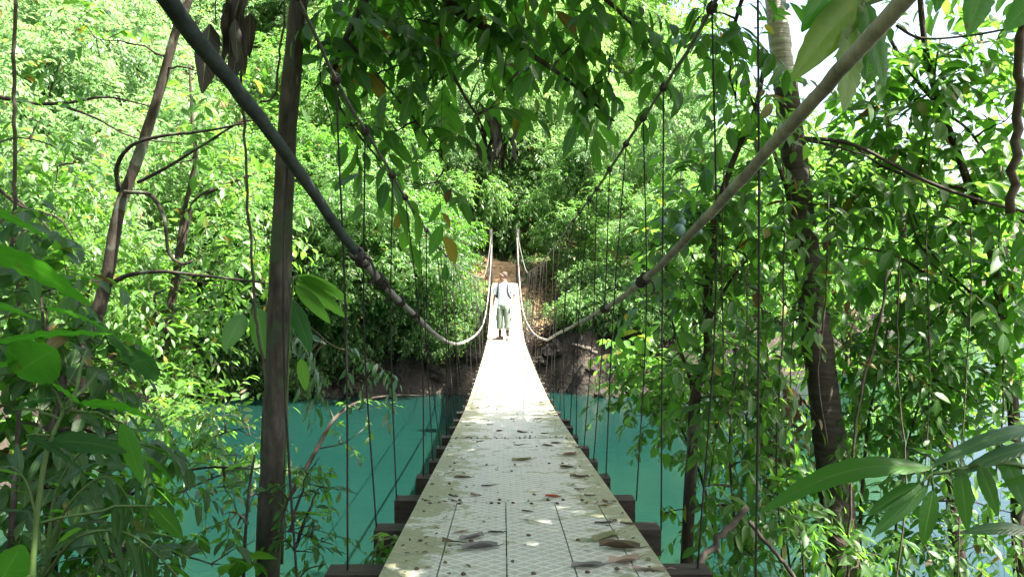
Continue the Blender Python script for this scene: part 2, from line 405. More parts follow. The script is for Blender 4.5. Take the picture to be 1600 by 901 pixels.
def height(x, y):
    x = np.asarray(x, float); y = np.asarray(y, float)
    near = 3.55 - 5.0 * sstep(.9, 7.0 + .5 * wob(x, y * 0, .7), y) + .12 * wob(x, y) + .05 * np.clip(np.abs(x) - 2, 0, 12)
    yf = 27.2 + .5 * wob(x, x * 0, .8) + np.clip(x - 9, 0, 400) * 1.5
    df = y - yf
    rough = .35 * wob(x, y, 1.4) + .18 * wob(x + 7, y - 3, 3.7)
    far = -1.5 + 3.3 * sstep(-.9, .9, df + .5 * rough) + .5 * np.clip(df - .8, 0, 60) * (1 - .7 * sstep(3, 20, x)) + rough * sstep(-.6, .6, df) * .8
    xl = -9.6 - .06 * (y - 12) + .5 * wob(y, y * 0, .8)
    dl = xl - x
    left = -1.5 + 3.0 * sstep(-1.0, 1.2, dl) + .8 * np.clip(dl - 1, 0, 40) + rough * sstep(-.6, .8, dl)
    h = np.maximum(np.maximum(near, far), left)
    return np.maximum(h, -1.5)


def axis(lo, hi, fine0, fine1, step, grow):
    a = [*np.arange(fine0, fine1 + 1e-6, step)]
    s = step
    while a[-1] < hi: s *= grow; a.append(a[-1] + s)
    s = step
    while a[0] > lo: s *= grow; a.insert(0, a[0] - s)
    return np.array(a)


gx = axis(-420, 420, -15, 20, .20, 1.09); gy = np.concatenate([axis(-160, 25.4, -3, 25.4, .3, 1.09)[:-1], axis(25.6, 31, 25.6, 31, .12, 1.09)[:-1], axis(31.2, 520, 31.2, 44, .3, 1.09)]); gy = np.unique(np.round(gy, 4))
GX, GY = np.meshgrid(gx, gy)
GZ = height(GX, GY)
# loose small relief
fine = np.array([mnoise.noise((x * 1.3, y * 1.3, 0)) for x, y in zip(GX.ravel(), GY.ravel())]).reshape(GX.shape)
rid = np.array([1 - abs(mnoise.noise((x * .9, y * .9, 3))) - .6 * abs(mnoise.noise((x * 2.3, y * 2.3, 9))) for x, y in zip(GX.ravel(), GY.ravel())]).reshape(GX.shape)
rid2 = np.array([mnoise.noise((x * 2.1, y * 2.1, z * 5.0)) + .6 * mnoise.noise((x * 5.3, y * 5.3, z * 9.0)) for x, y, z in zip(GX.ravel(), GY.ravel(), GZ.ravel())]).reshape(GX.shape)
bank = np.clip(1 - np.abs(GZ - .8) / 2.4, 0, 1)
GZ = GZ + .16 * fine * (GZ > -1.2) + ((rid - .6) * 1.1 + .5 * rid2) * bank * (GY > 20)
# the landing and the footpath climbing behind the bridge are trodden level
nx, ny = len(gx), len(gy)
def mesh_z(x, y):
    x = np.atleast_1d(np.asarray(x, float)); y = np.atleast_1d(np.asarray(y, float))
    i = np.clip(np.searchsorted(gx, x) - 1, 0, len(gx) - 2); j = np.clip(np.searchsorted(gy, y) - 1, 0, len(gy) - 2)
    u = (x - gx[i]) / (gx[i + 1] - gx[i]); v = (y - gy[j]) / (gy[j + 1] - gy[j])
    return GZ[j, i] * (1 - u) * (1 - v) + GZ[j, i + 1] * u * (1 - v) + GZ[j + 1, i] * (1 - u) * v + GZ[j + 1, i + 1] * u * v


g = Geo()
idx = np.arange(nx * ny).reshape(ny, nx)
quads = np.stack([idx[:-1, :-1], idx[:-1, 1:], idx[1:, 1:], idx[1:, :-1]], -1).reshape(-1, 4)
g.v.append(np.stack([GX, GY, GZ], -1).reshape(-1, 3)); g.loops.append(quads.ravel()); g.tot.append(np.full(len(quads), 4)); g.mat.append(np.zeros(len(quads), int)); g.uv.append(np.zeros((quads.size, 2))); g.n = nx * ny
tag(g.build('terrain', M['ground']), kind='structure')

g = Geo()
wx = axis(-60, 420, -14, 20, 1.0, 1.2); wy = axis(-10, 520, 2, 34, 1.0, 1.2)
WX, WY = np.meshgrid(wx, wy); idx = np.arange(WX.size).reshape(WX.shape)
quads = np.stack([idx[:-1, :-1], idx[:-1, 1:], idx[1:, 1:], idx[1:, :-1]], -1).reshape(-1, 4)
g.v.append(np.stack([WX, WY, WX * 0], -1).reshape(-1, 3)); g.loops.append(quads.ravel()); g.tot.append(np.full(len(quads), 4)); g.mat.append(np.zeros(len(quads), int)); g.uv.append(np.zeros((quads.size, 2))); g.n = WX.size
tag(g.build('river_water', M['water']), kind='structure')


def ground_z(x, y):
    return float(mesh_z(x, y)[0])


# footpath climbing from the far end of the bridge
g = Geo()
pc = smooth_path([(0.0, 30.0), (.05, 31.0), (-.05, 32.0), (-.2, 33.4)], 5)
V = []; F = []
for i, (cx, cy) in enumerate(pc):
    for j, s in enumerate(np.linspace(-1, 1, 5)):
        xx = cx + s * (.75 + .15 * math.sin(i * 1.7 + j))
        zz = max(ground_z(xx, cy), ground_z(cx, cy)) + .12 - .10 * abs(s) ** 3 + (.03 * math.sin(i * 2.3))
        V.append((xx, cy, zz))
for i in range(len(pc) - 1):
    for j in range(4):
        a = i * 5 + j; F.append((a, a + 1, a + 6, a + 5))
g.add(V, F)
M['path'] = surf_mat('path_earth', [(.3, (.10, .065, .035)), (.5, (.19, .125, .07)), (.7, (.30, .21, .12))], 7, .95, .7, .03)
tag(g.build('footpath', M['path']), kind='structure')

# ------------------------------------------------------------------ foliage generators
def leaf_tpl(hi, wid, curve=.22, fold=.30):
    """leaf along +Y, length 1; returns verts, faces, uv"""
    if hi:
        st = [(.18, .62), (.45, 1.0), (.75, .72)]
        V = [(0, 0, 0)]; U = [(.5, 0)]
        for t, w in st:
            z = -curve * t * t
            for s in (-1, 0, 1):
                V.append((s * w * wid / 2, t, z + fold * abs(s) * w * wid / 2)); U.append((.5 + s * .5 * w, t))
        V.append((0, 1, -curve)); U.append((.5, 1))
        F = [(0, 2, 1), (0, 3, 2), (1, 2, 5, 4), (2, 3, 6, 5), (4, 5, 8, 7), (5, 6, 9, 8), (7, 8, 10), (8, 9, 10)]
    else:
        V = [(0, 0, 0), (-wid / 2, .48, fold * wid / 2 - curve * .2), (0, 1, -curve), (wid / 2, .48, fold * wid / 2 - curve * .2)]
        U = [(.5, 0), (0, .48), (.5, 1), (1, .48)]
        F = [(0, 3, 2), (0, 2, 1)]
    return np.array(V), F, np.array(U)


def add_leaves(geo, P, D, Nn, S, tpl, mat, W=None):
    V0, F, U = tpl
    D = unit(D); Nn = Nn - D * (Nn * D).sum(-1, keepdims=True); Nn = unit(Nn)
    X = np.cross(D, Nn)
    Rm = np.stack([X, D, Nn], -1)                      # columns
    T = V0[None] * S[:, None, None]
    if W is not None:
        T = T.copy(); T[:, :, 0] *= W[:, None]
    V = np.einsum('nij,nkj->nki', Rm, T) + P[:, None]
    geo.inst(V, F, mat, U)


def sprays(geo, S, D, L, K, size, tpl, droop=.35, ldroop=.35, twig_r=.004, mats=(0, 1), spread=.85, jit=.28, draw_twigs=True):
    """twigs from S along D, K leaves along each"""
    T_ = len(S)
    if T_ == 0: return
    D = unit(D); L = np.broadcast_to(np.asarray(L, float), (T_,))
    tk = (np.arange(K) + .8) / K
    down = np.array([0, 0, -1.0])
    pos = S[:, None] + D[:, None] * (L[:, None] * tk)[..., None] + down * (droop * L[:, None] * tk ** 2)[..., None]
    tan = unit(D[:, None] + down * (2 * droop * tk)[None, :, None])
    side = np.cross(tan, np.array([0, 0, 1.0])); side = unit(side + 1e-4)
    alt = np.where(np.arange(K) % 2 == 0, 1.0, -1.0)[None, :, None] * np.where(rng.random((T_, 1, 1)) < .5, 1, -1)
    sp = np.full(K, spread); sp[-1] = .1
    ld = tan * .6 + side * alt * sp[None, :, None] + down * ldroop + rng.normal(0, jit, (T_, K, 3))
    nn = np.cross(side, tan); nn = np.where(nn[..., 2:3] < 0, -nn, nn) + np.array([0, 0, .4]) + rng.normal(0, .35, (T_, K, 3))
    sz = size * rng.uniform(.5, 1.3, (T_, K)) * (1 - .25 * np.abs(tk - .5))[None]
    add_leaves(geo, pos.reshape(-1, 3), ld.reshape(-1, 3), nn.reshape(-1, 3), sz.ravel(), tpl, mats[0], rng.uniform(.8, 1.2, T_ * K))
    if draw_twigs:
        ts = np.array([0, .5, 1.0]); ring = np.array([0, 2.094, 4.189])
        pts = S[:, None] + D[:, None] * (L[:, None] * ts)[..., None] + down * (droop * L[:, None] * ts ** 2)[..., None]
        a = unit(np.cross(D, np.array([.3, .2, .93]))); b = np.cross(D, a)
        rr = twig_r * np.array([1, .75, .35])
        V = pts[:, :, None] + rr[None, :, None, None] * (np.cos(ring)[None, None, :, None] * a[:, None, None] + np.sin(ring)[None, None, :, None] * b[:, None, None])
        F = []
        for i in range(2):
            for k in range(3):
                k2 = (k + 1) % 3; F.append((i * 3 + k, i * 3 + k2, i * 3 + 3 + k2, i * 3 + 3 + k))
        geo.inst(V.reshape(T_, 9, 3), F, mats[1])


DENS = 2.6


def clump(geo, c, r, lai, leaf, K, tlen, tpl, up=.25, out=1.0, bias=None, **kw):
    """fill an ellipsoid (radii r) with leafy twigs"""
    r = np.asarray(r, float)
    area = math.pi * r[0] * r[2]
    la = .55 * leaf * leaf * .45
    n = max(2, int(area * lai * DENS / (la * K)))
    d = unit(rng.normal(0, 1, (n, 3)))
    rad = rng.random((n, 1)) ** .45
    S = np.asarray(c) + d * rad * r * .85
    D = d * out + np.array([0, 0, up]) + rng.normal(0, .55, (n, 3))
    if bias is not None: D = D + np.asarray(bias)
    sprays(geo, S, D, tlen * rng.uniform(.6, 1.3, n), K, leaf, tpl, **kw)


def limb_to(geo, p0, p1, r0, r1, sag=.12, seg=5, mat=0, wig=.06):
    p0 = np.asarray(p0, float); p1 = np.asarray(p1, float); L = np.linalg.norm(p1 - p0)
    t = np.linspace(0, 1, 7)[:, None]
    P = p0 * (1 - t) + p1 * t + np.array([0, 0, 1.0]) * (sag * L * np.sin(t * math.pi)) + rng.normal(0, wig * L * .35, (7, 3)) * np.sin(t * math.pi)
    geo.tube(P, np.linspace(r0, r1, 7), seg, mat)


TPL = {
    'far': leaf_tpl(False, .42), 'far_narrow': leaf_tpl(False, .20, .3), 'mid': leaf_tpl(True, .40), 'broad': leaf_tpl(True, .52, .18),
    'lance': leaf_tpl(True, .30, .32), 'narrow': leaf_tpl(True, .17, .35),
}

# ------------------------------------------------------------------ tree kinds used on the far slopes (each copied below)
HIDE = []


def far_tree(name, label, cat, group, H, rad, nclump, leafmat, bark, leaf, K, tlen, tpl, lai, low=.12, droop=.35, up=.25, tr=.13, crad=(.9, 1.4), lean=0.0):
    t = thing(name, label, cat, (0, 0, 0), group)
    tk = Geo(); cr = Geo()
    top = np.array([lean, 0, H * .92])
    pts = smooth_path([(0, 0, -.5), (.05 * H * .2 + lean * .2, .04 * H, H * .3), (-.02 * H + lean * .6, -.02 * H, H * .62), top], 4)
    tk.tube(pts, np.linspace(tr, tr * .25, len(pts)), 8)
    for i in range(nclump):
        z = H * (low + (1 - low) * (i + .5) / nclump)
        prof = math.sin(math.pi * min(1, max(.12, (z / H - low * .6) / (1.08 - low * .6)))) ** .6
        a = i * 2.4 + rng.uniform(-.4, .4); rr = rad * prof * rng.uniform(.35, .95)
        c = np.array([math.cos(a) * rr + lean * z / H, math.sin(a) * rr, z])
        j = np.argmin(np.abs(pts[:, 2] - z * .8)); limb_to(tk, pts[j], c, tr * .4, .012, .08)
        s = rng.uniform(*crad)
        clump(cr, c, (s, s, s * rng.uniform(.6, .85)), lai, leaf, K, tlen, tpl, up=up, droop=droop, twig_r=.006)
    tk.build('trunk', bark, t); cr.build('crown', [leafmat, M['twig']], t)
    return t


KINDS = {
    'pale': far_tree('broadleaf_tree', 'pale green leafy tree on the sunlit hillside left of the river', 'tree', 'sunlit trees on the left hillside', 8.5, 2.9, 17, M['leaf_pale'], M['bark_dark'], .26, 9, .75, TPL['far'], 1.7),
    'mid': far_tree('broadleaf_tree', 'mid green bushy tree on the slope across the river', 'tree', 'bushy trees across the river', 8.0, 2.7, 16, M['leaf_forest'], M['bark_dark'], .20, 9, .6, TPL['far'], 1.7),
    'bamboo': far_tree('feathery_tree', 'light green feathery tree rising behind the far end of the bridge', 'tree', 'feathery trees behind the bridge end', 12, 2.6, 18, M['leaf_bamboo'], M['bark_pale'], .22, 12, 1.0, TPL['far_narrow'], 2.2, low=.25, droop=.55, up=.5, tr=.09),
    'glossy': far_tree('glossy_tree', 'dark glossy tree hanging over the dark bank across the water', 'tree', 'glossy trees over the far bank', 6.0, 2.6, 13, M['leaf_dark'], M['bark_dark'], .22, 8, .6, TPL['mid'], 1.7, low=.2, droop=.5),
    'bank': far_tree('bank_shrub', 'low leafy shrub drooping over the far river bank', 'shrub', 'shrubs along the far bank', 2.6, 1.7, 8, M['leaf_forest'], M['bark_dark'], .17, 9, .55, TPL['far'], 2.0, low=.25, droop=.6, tr=.05, crad=(.6, .9)),
    'pole': far_tree('slender_tree', 'thin pale trunked tree with high crown on the far bank', 'tree', 'pale pole trees on the far bank', 13, 2.2, 10, M['leaf_pale'], M['bark_pale'], .20, 9, .6, TPL['far'], 1.7, low=.58, tr=.11),
    'sunny': far_tree('round_tree', 'sunlit yellow green tree far up the river bend', 'tree', 'sunlit trees up the river bend', 9.5, 3.4, 17, M['leaf_fresh'], M['bark_pale'], .34, 8, .9, TPL['far'], 1.8),
}
used = {k: 0 for k in KINDS}


def plant_far(kind, x, y, sc=1.0, rz=None, dz=0.0, tall=1.0, tilt=0.0):
    z = ground_z(x, y) + dz
    rz = random.uniform(0, 6.28) if rz is None else rz
    if used[kind] == 0:
        o = KINDS[kind]; o.location = (x, y, z); o.rotation_euler = (0, 0, rz); o.scale = (sc, sc, sc * tall)
    else:
        o = copy_tree(KINDS[kind], (x, y, z), rz, (sc, sc, sc * tall))
    used[kind] += 1
    o.rotation_euler = (R(tilt), 0, rz)
    left, bend = x < -9.9 and y < 62, x > 10 and kind in ('bank', 'mid')
    if kind == 'pale' and x > -8:
        tag(o, 'pale green leafy tree on the slope behind the far end of the bridge', None, 'pale trees behind the bridge end')
    elif kind == 'mid' and left:
        tag(o, 'mid green bushy tree growing low among the pale trees of the left bank', None, 'bushy trees on the left bank')
    elif kind == 'pale' and y > 43 and x > -16:
        tag(o, 'pale green tree high on the hill far behind the bridge', None, 'pale trees on the far hill')
    elif kind == 'bank' and bend:
        tag(o, 'leafy shrub on the shore of the river bend at right', None, 'shrubs along the river bend')
    elif tilt and kind in ('glossy', 'mid'):
        tag(o, 'leaning %s tree tilted out over the far waterline' % ('dark glossy' if kind == 'glossy' else 'mid green'), None, 'leaning trees over the far waterline' if kind == 'mid' else 'leaning glossy trees over the far waterline')
    return o


# left hillside
for (x, y, s) in [(-11.5, 13, .72), (-12.2, 17.5, .8), (-11.8, 22, .8), (-14.5, 15.5, .9), (-15, 20.5, .95), (-14.6, 26, .95), (-18, 17, 1.0), (-18.5, 23, 1.05),
                  (-18, 29, 1.05), (-22, 20, 1.1), (-22.5, 27, 1.15), (-12.6, 31, .9), (-16, 35, 1.1), (-21, 34, 1.2), (-26, 30, 1.2), (-11, 9.5, .6), (-14, 10.5, .75)]:
    plant_far('pale', x, y, s)
for (x, y, s) in [(-10.9, 15.2, .5), (-11.1, 19.6, .52), (-10.6, 24.4, .55), (-10.2, 27.4, .6), (-13.2, 12.2, .6), (-16.8, 26.4, .8), (-10.6, 11.4, .45)]:
    plant_far('mid', x, y, s)
for k in range(46):
    x = rng.uniform(-46, -16); y = rng.uniform(8, 62)
    plant_far('pale' if k % 3 else 'mid', x, y, rng.uniform(1.0, 1.4))
for k in range(46):
    x = rng.uniform(-16, 20); y = rng.uniform(44, 82)
    if x > 4: continue
    plant_far(('bamboo', 'pale', 'mid')[k % 3], x, y, rng.uniform(1.1, 1.6))
# far slope, left of the bridge and around it
for (x, y, s) in [(-8.2, 30.4, .8), (-5.6, 29.6, .7), (-3.6, 30.8, .72), (-6.8, 33.6, 1.0), (-3.9, 35, .95), (-9.6, 35.5, 1.1), (2.9, 31.4, .66), (3.4, 35.5, .6),
                  (6.3, 34.5, .55), (9.6, 33.5, .5), (-2.7, 40, 1.1), (7.2, 39, .6), (12.5, 38.5, .6), (-7, 43, 1.3), (10.5, 46, .8)]:
    plant_far('mid', x, y, s)
for (x, y, s) in [(-7.2, 28.3, .85), (-4.4, 28.2, .8), (-9.2, 28.0, .85), (-6.0, 27.9, .7), (-3.2, 28.6, .75), (-2.6, 29.4, .62), (-5.8, 31.6, .95)]:
    plant_far('glossy', x, y, s)
for (x, y, s) in [(.9, 36.5, .8), (-1.6, 37.5, .85), (2.2, 39.5, 1.0), (-.2, 44, 1.15), (3.0, 48, 1.2), (5.4, 37.5, .5), (-4.6, 47, 1.3), (8.6, 49.5, .8), (.6, 53, 1.5), (-9, 51, 1.5), (6.4, 55, 1.4)]:
    plant_far('bamboo', x, y, s)
for (x, y, s) in [(-6.3, 27.4, .9), (-8.6, 27.3, 1.0), (-3.2, 27.5, .8), (-7.4, 27.1, .8), (-5.0, 27.2, .95), (-9.8, 27.0, .9), (-2.2, 27.9, .7), (-4.1, 28.0, 1.0), (5.4, 29.4, .7), (7.8, 29.9, .8), (10.8, 31.5, .9), (-1.9, 29.6, .6)]:
    plant_far('bank', x, y, s)
for (x, y, s) in [(3.45, 31.2, .6), (-1.7, 33, .6), (6.9, 31.6, .7)]:
    plant_far('pole', x, y, s)
for (x, y, s, k) in [(-9.4, 28.2, .8, 'glossy'), (-7.9, 28.1, .75, 'mid'), (-6.4, 28.3, .8, 'glossy'), (-5.2, 28.1, .7, 'mid'), (-3.9, 28.4, .75, 'glossy'), (-2.6, 28.6, .6, 'mid'), (-8.6, 28.6, .9, 'mid'), (-4.6, 28.8, .8, 'mid'), (-7.0, 28.8, .85, 'glossy')]:
    plant_far(k, x, y, s, rng.uniform(-.5, .5), -.2, 1.0, rng.uniform(22, 42))
for (x, y, s, k) in [(-1.2, 34.6, .95, 'bamboo'), (1.3, 35.4, .9, 'bamboo'), (.2, 38.6, 1.0, 'pale'), (-.9, 39.5, 1.1, 'bamboo'), (1.6, 38, 1.0, 'pale'), (2.6, 36.8, .9, 'bamboo'), (0, 41, 1.2, 'bamboo'), (-2.2, 36.2, 1.0, 'pale'), (3.6, 39.6, .8, 'pale'), (4.6, 35.6, .5, 'bamboo')]:
    plant_far(k, x, y, s)
for k, x in enumerate(np.linspace(10.5, 60, 40)):
    plant_far('sunny' if k % 3 else 'bank', x, 27.2 + (x - 9) * 1.5 + rng.uniform(.8, 2.2), rng.uniform(.35, .6) * (1 + x / 60) * (1 if k % 3 else 2))
for (x, y, s, k) in [(5.2, 29.6, .6, 'mid'), (7.0, 30.2, .7, 'glossy'), (8.8, 30.8, .75, 'mid'), (3.9, 28.6, .75, 'bank'), (2.3, 28.1, .5, 'bank'), (3.1, 27.9, .55, 'bank'), (5.0, 28.3, .7, 'bank'), (6.6, 28.8, .8, 'bank'), (2.9, 30.2, .55, 'bank'), (-2.6, 27.6, .7, 'bank'), (-1.9, 27.7, .5, 'bank'), (3.7, 30.0, .6, 'bank'), (-1.3, 28.2, .6, 'bank'), (6.1, 29.2, .9, 'bank'), (4.4, 28.4, .6, 'bank')]:
    plant_far(k, x, y, s, rng.uniform(-.5, .5), -.1, 1.0, rng.uniform(18, 36))
for (x, y, s) in [(8, 52, 1.3), (11, 56, 1.4), (14.5, 58, 1.3), (6, 60, 1.5)]:
    plant_far('sunny', x, y, s)['label'] = 'sunlit yellow green tree on the low hill right of the bridge end'
for (x, y, s, k, tl) in [(-.2, 34.4, 1.0, 'bank', 1.3), (.8, 34.8, 1.1, 'bank', 1.3), (-1.3, 35.2, 1.2, 'bank', 1.4), (.1, 35.6, .75, 'bamboo', .8), (-.7, 36.8, .9, 'pale', 1), (1.2, 36.6, .9, 'pale', 1), (.3, 37.5, 1.0, 'pale', 1.1)]:
    plant_far(k, x, y, s, None, 0, tl)
# the open river bend to the right
for k in range(34):
    x = 12 + 2.0 * k * (1 + k * .012); y = 27.2 + (x - 9) * 1.5 + rng.uniform(3, 9)
    plant_far('sunny', x, y, rng.uniform(.6, 1.0) * (1 + x / 200))

# ------------------------------------------------------------------ the suspension bridge
DP = np.array([(-1.2, .86), (0, .86), (1.2, .93), (2.6, 1.04), (4, 1.18), (6.3, 1.41), (9, 1.65), (11.5, 1.79), (14.2, 1.91), (18, 2.05), (20.7, 2.07), (23, 1.87), (25, 1.60), (28, 1.13), (30.2, .90)])
_dy, _dd = [], []
_p = smooth_path(np.c_[DP, np.zeros(len(DP))], 8)
_dy, _dd = _p[:, 0], _p[:, 1]


def deck_z(y):
    return CAM[2] - np.interp(y, _dy, _dd)


bridge = thing('suspension_bridge', 'narrow rope suspension footbridge with pale treaded deck crossing the turquoise river', 'footbridge', (0, 0, 0))
strips = [-.48, -.288, -.0576, .1728, .3744, .48]
seams = [-1.2, 1.28, 3.75, 6.2, 8.65, 11.1, 13.55, 16.0, 18.45, 20.9, 23.35, 25.8, 28.25, 30.2]
for i in range(len(seams) - 1):
    for j in range(5 if i < 2 else 1):
        g = Geo(); gap = .0022
        x0, x1 = (strips[j] + gap, strips[j + 1] - gap) if i < 2 else (-.48, .48); y0, y1 = seams[i] + gap, seams[i + 1] - gap
        ys = np.linspace(y0, y1, 9); lift = rng.uniform(0, .004)
        V = []
        for y in ys:
            z = deck_z(y) + lift
            V += [(x0, y, z), (x1, y, z), (x1, y, z - .03), (x0, y, z - .03)]
        F = []
        for k in range(len(ys) - 1):
            a = 4 * k
            for q in range(4):
                q2 = (q + 1) % 4; F.append((a + q, a + 4 + q, a + 4 + q2, a + q2))
        F.append((0, 1, 2, 3)); a = 4 * (len(ys) - 1); F.append((a + 3, a + 2, a + 1, a))
        g.add(V, F)
        g.build('deck_panel', M['deck_fine'] if j == 0 and i < 2 else M['deck'], bridge, smooth=False)
beam_y = np.arange(-.9, 30, .645) + .46
beam_y = beam_y[beam_y < 29.9]
for i, y in enumerate(beam_y):
    g = Geo(); w = (1.36 if y < 3.4 else 1.24 if y < 4.1 else 1.13 if y < 9 else 1.06) + rng.uniform(-.02, .03); a = rng.uniform(-.012, .012)
    g.box((rng.uniform(-.015, .015), y, deck_z(y) - .095 + rng.uniform(-.008, 0)), (w, .10, .115), [[math.cos(a), -math.sin(a), 0], [math.sin(a), math.cos(a), 0], [0, 0, 1]])
    g.build('cross_beam', M['wood_beam'], bridge, smooth=False)
for s in (-1, 1):                                         # bolts along the nearest seams
    pass
for sy in seams[1:5]:
    for x in (-.43, -.31, -.265, -.12, -.07, -.02, .06, .15, .20, .33, .41):
        for dy in (-.035, .04):
            if rng.random() < .45: continue
            g = Geo(); xx = x + rng.uniform(-.02, .02); yy = sy + dy + rng.uniform(-.01, .01); z = deck_z(yy)
            g.tube([(xx, yy, z - .004), (xx, yy, z + .005), (xx + .001, yy, z + .008)], [.010, .0095, .005], 6)
            g.build('bolt', M['bolt'], bridge)
for sy in (2.62, 3.05, 4.9, 7.4):
    for x in (-.36, -.2, .03, .19, .30):
        g = Geo(); xx = x + rng.uniform(-.03, .03); yy = sy + rng.uniform(-.05, .05); z = deck_z(yy)
        g.tube([(xx, yy, z - .004), (xx, yy, z + .005), (xx + .001, yy, z + .008)], [.010, .0095, .005], 6)
        g.build('bolt', M['bolt'], bridge)

Z0 = CAM[2]
def cz(l): return smooth_path([(x, y, Z0 + z) for x, y, z in l], 7)
# lower side cables (measured against the photograph) and the thinner upper ones that carry the hangers
low_l = cz([(-.62, -1.5, 1.15), (-.62, 0, .77), (-.62, 1.31, .43), (-.62, 1.98, .28), (-.62, 2.84, .06), (-.62, 3.68, -.12), (-.62, 4.69, -.30), (-.62, 7.1, -.71), (-.62, 9.6, -1.02), (-.63, 13.2, -1.33), (-.62, 16.7, -1.56), (-.60, 20.5, -1.70), (-.58, 23.6, -1.58), (-.55, 26, -1.15), (-.53, 28, -.62), (-.50, 30, .55)])
low_r = cz([(.62, -1.5, 1.12), (.62, 0, .75), (.62, 1.375, .447), (.62, 1.89, .327), (.62, 2.49, .19), (.62, 3.75, -.075), (.62, 5.57, -.36), (.62, 10.2, -.96), (.62, 13.4, -1.35), (.61, 19.5, -1.72), (.55, 25, -1.58), (.50, 28, -.62), (.46, 30, .80)])
up_l = cz([(-.64, -1.5, 1.62), (-.64, 0, 1.25), (-.64, 2.24, .73), (-.64, 2.88, .59), (-.64, 3.8, .475), (-.64, 5.6, .25), (-.64, 8.2, .03), (-.64, 13.9, -.26), (-.63, 19, -.42), (-.60, 22.5, -.47), (-.56, 26, -.05), (-.52, 30, .85)])
up_r = cz([(.64, -1.5, 1.72), (.64, 0, 1.40), (.64, 2.66, .866), (.64, 3.82, .737), (.64, 4.44, .68), (.64, 6.35, .51), (.64, 10.5, .22), (.64, 15, -.08), (.63, 19, -.25), (.60, 22.5, -.36), (.55, 26, .10), (.46, 30, 1.0)])


def part_tube(name, pts, rad, mat, seg=9):
    g = Geo(); n_ = len(pts); g.tube(np.asarray(pts) + rng.normal(0, .0012, (n_, 3)), np.broadcast_to(rad, n_) * rng.uniform(.95, 1.06, n_), seg); return g.build(name, mat, bridge)


def along(path, y0, y1):
    return path[(path[:, 1] >= y0) & (path[:, 1] <= y1)]


def y_at(path, y):
    return np.array([np.interp(y, path[:, 1], path[:, k]) for k in range(3)])


a = along(low_l, -2, 3.05); part_tube('handrail_dark_length', a, np.interp(a[:, 1], [-1.5, 1, 3], [.0155, .0155, .0165]), M['handrail_dark'])  # near length of the left handrail, coloured darker than the rest
a = along(low_l, 2.98, 31); part_tube('handrail_rope', a, np.interp(a[:, 1], [3, 6, 12, 30], [.016, .0165, .020, .017]), M['rope_pale'])
a = low_r; part_tube('handrail_rope', a, np.interp(a[:, 1], [0, 1.5, 4, 8, 12, 30], [.016, .016, .0165, .014, .018, .017]), M['rope_pale'])
part_tube('suspension_cable', up_l, np.interp(up_l[:, 1], [0, 3, 8, 30], [.005, .006, .009, .012]), M['rope_grey'])
part_tube('suspension_cable', up_r, np.interp(up_r[:, 1], [0, 3, 8, 30], [.006, .007, .009, .012]), M['rope_grey'])


def wrap(c, tdir, r, n=5, tail=.0):
    g = Geo(); t = unit(np.asarray(tdir, float)); a = unit(np.cross(t, [0, 0, 1.0])); b = np.cross(t, a)
    th = np.linspace(0, 2 * math.pi * n, n * 9)
    k = (th / th[-1] - .5)
    P = np.asarray(c) + t * (k * r * 4.2)[:, None] + (np.cos(th)[:, None] * a + np.sin(th)[:, None] * b) * (r * (1.15 + .25 * np.cos(k * 3)))[:, None]
    g.tube(P, r * .36, 5)
    if tail:
        P = smooth_path([c, c + a * tail * .4 - [0, 0, tail * .2], c + a * tail * .55 - [0, 0, tail * .7], c + a * tail * .3 - [0, 0, tail]], 5)
        g.tube(P, r * .28, 5)
    g.build('rope_knot', M['knot'], bridge)


nh = 0
for i, y in enumerate(beam_y):
    if y < 1.5: continue
    for sgn, cab, low in ((-1, up_l, low_l), (1, up_r, low_r)):
        if nh >= 98: break
        if y > 10 and rng.random() < .35: continue
        if y > 22 and i % 2: continue
        tp = y_at(cab, y + rng.uniform(-.12, .12)); bt = np.array([sgn * (.62 if y < 4.1 else .545 if y < 9 else .515), y, deck_z(y) - .06])
        mid = (tp + bt) / 2 + np.array([rng.uniform(-.05, .05), rng.uniform(-.05, .05), 0])
        g = Geo(); g.tube(smooth_path([tp, mid, bt], 4), np.interp(y, [2, 10, 30], [.0036, .0045, .0065]), 5); g.build('hanger_rope', M['rope_thin'], bridge); nh += 1
        if y < 9: wrap(tp, y_at(cab, y + .1) - y_at(cab, y - .1), .011, 4, .06 if rng.random() < .5 else 0)
for y, tl in ((3.02, .12), (3.12, 0), (3.5, .10), (3.62, 0), (4.25, 0), (4.9, .06)):
    wrap(y_at(low_l, y), y_at(low_l, y + .1) - y_at(low_l, y - .1), .018, 4, tl)
for y, tl in ((3.85, .08), (3.95, 0), (5.3, .05), (5.4, 0)):
    wrap(y_at(low_r, y), y_at(low_r, y + .1) - y_at(low_r, y - .1), .018, 4, tl)
for x, y in ((-.53, 30.1), (.48, 30.1), (-.63, -1.5), (.63, -1.5)):
    g = Geo(); zb = ground_z(x, y) - .5; zt = Z0 + (1.15 if y > 0 else 1.75)
    g.tube([(x, y, zb), (x + .01, y, (zb + zt) / 2), (x, y, zt)], [.075, .07, .06], 10); g.build('anchor_post', M['wood_post'], bridge)
g = Geo(); g.box((0, 30.5, deck_z(30.1) - .10), (1.5, .55, .16)); g.build('landing_sill', M['wood_post'], bridge, smooth=False)

# ------------------------------------------------------------------ fallen leaves on the deck
def deck_at(px, py):
    lo, hi = 1.5, 29.0
    for _ in range(50):
        d = (lo + hi) / 2; p = at(px, py, d)
        if p[2] > deck_z(p[1]): lo = d
        else: hi = d
    return at(px, py, lo)


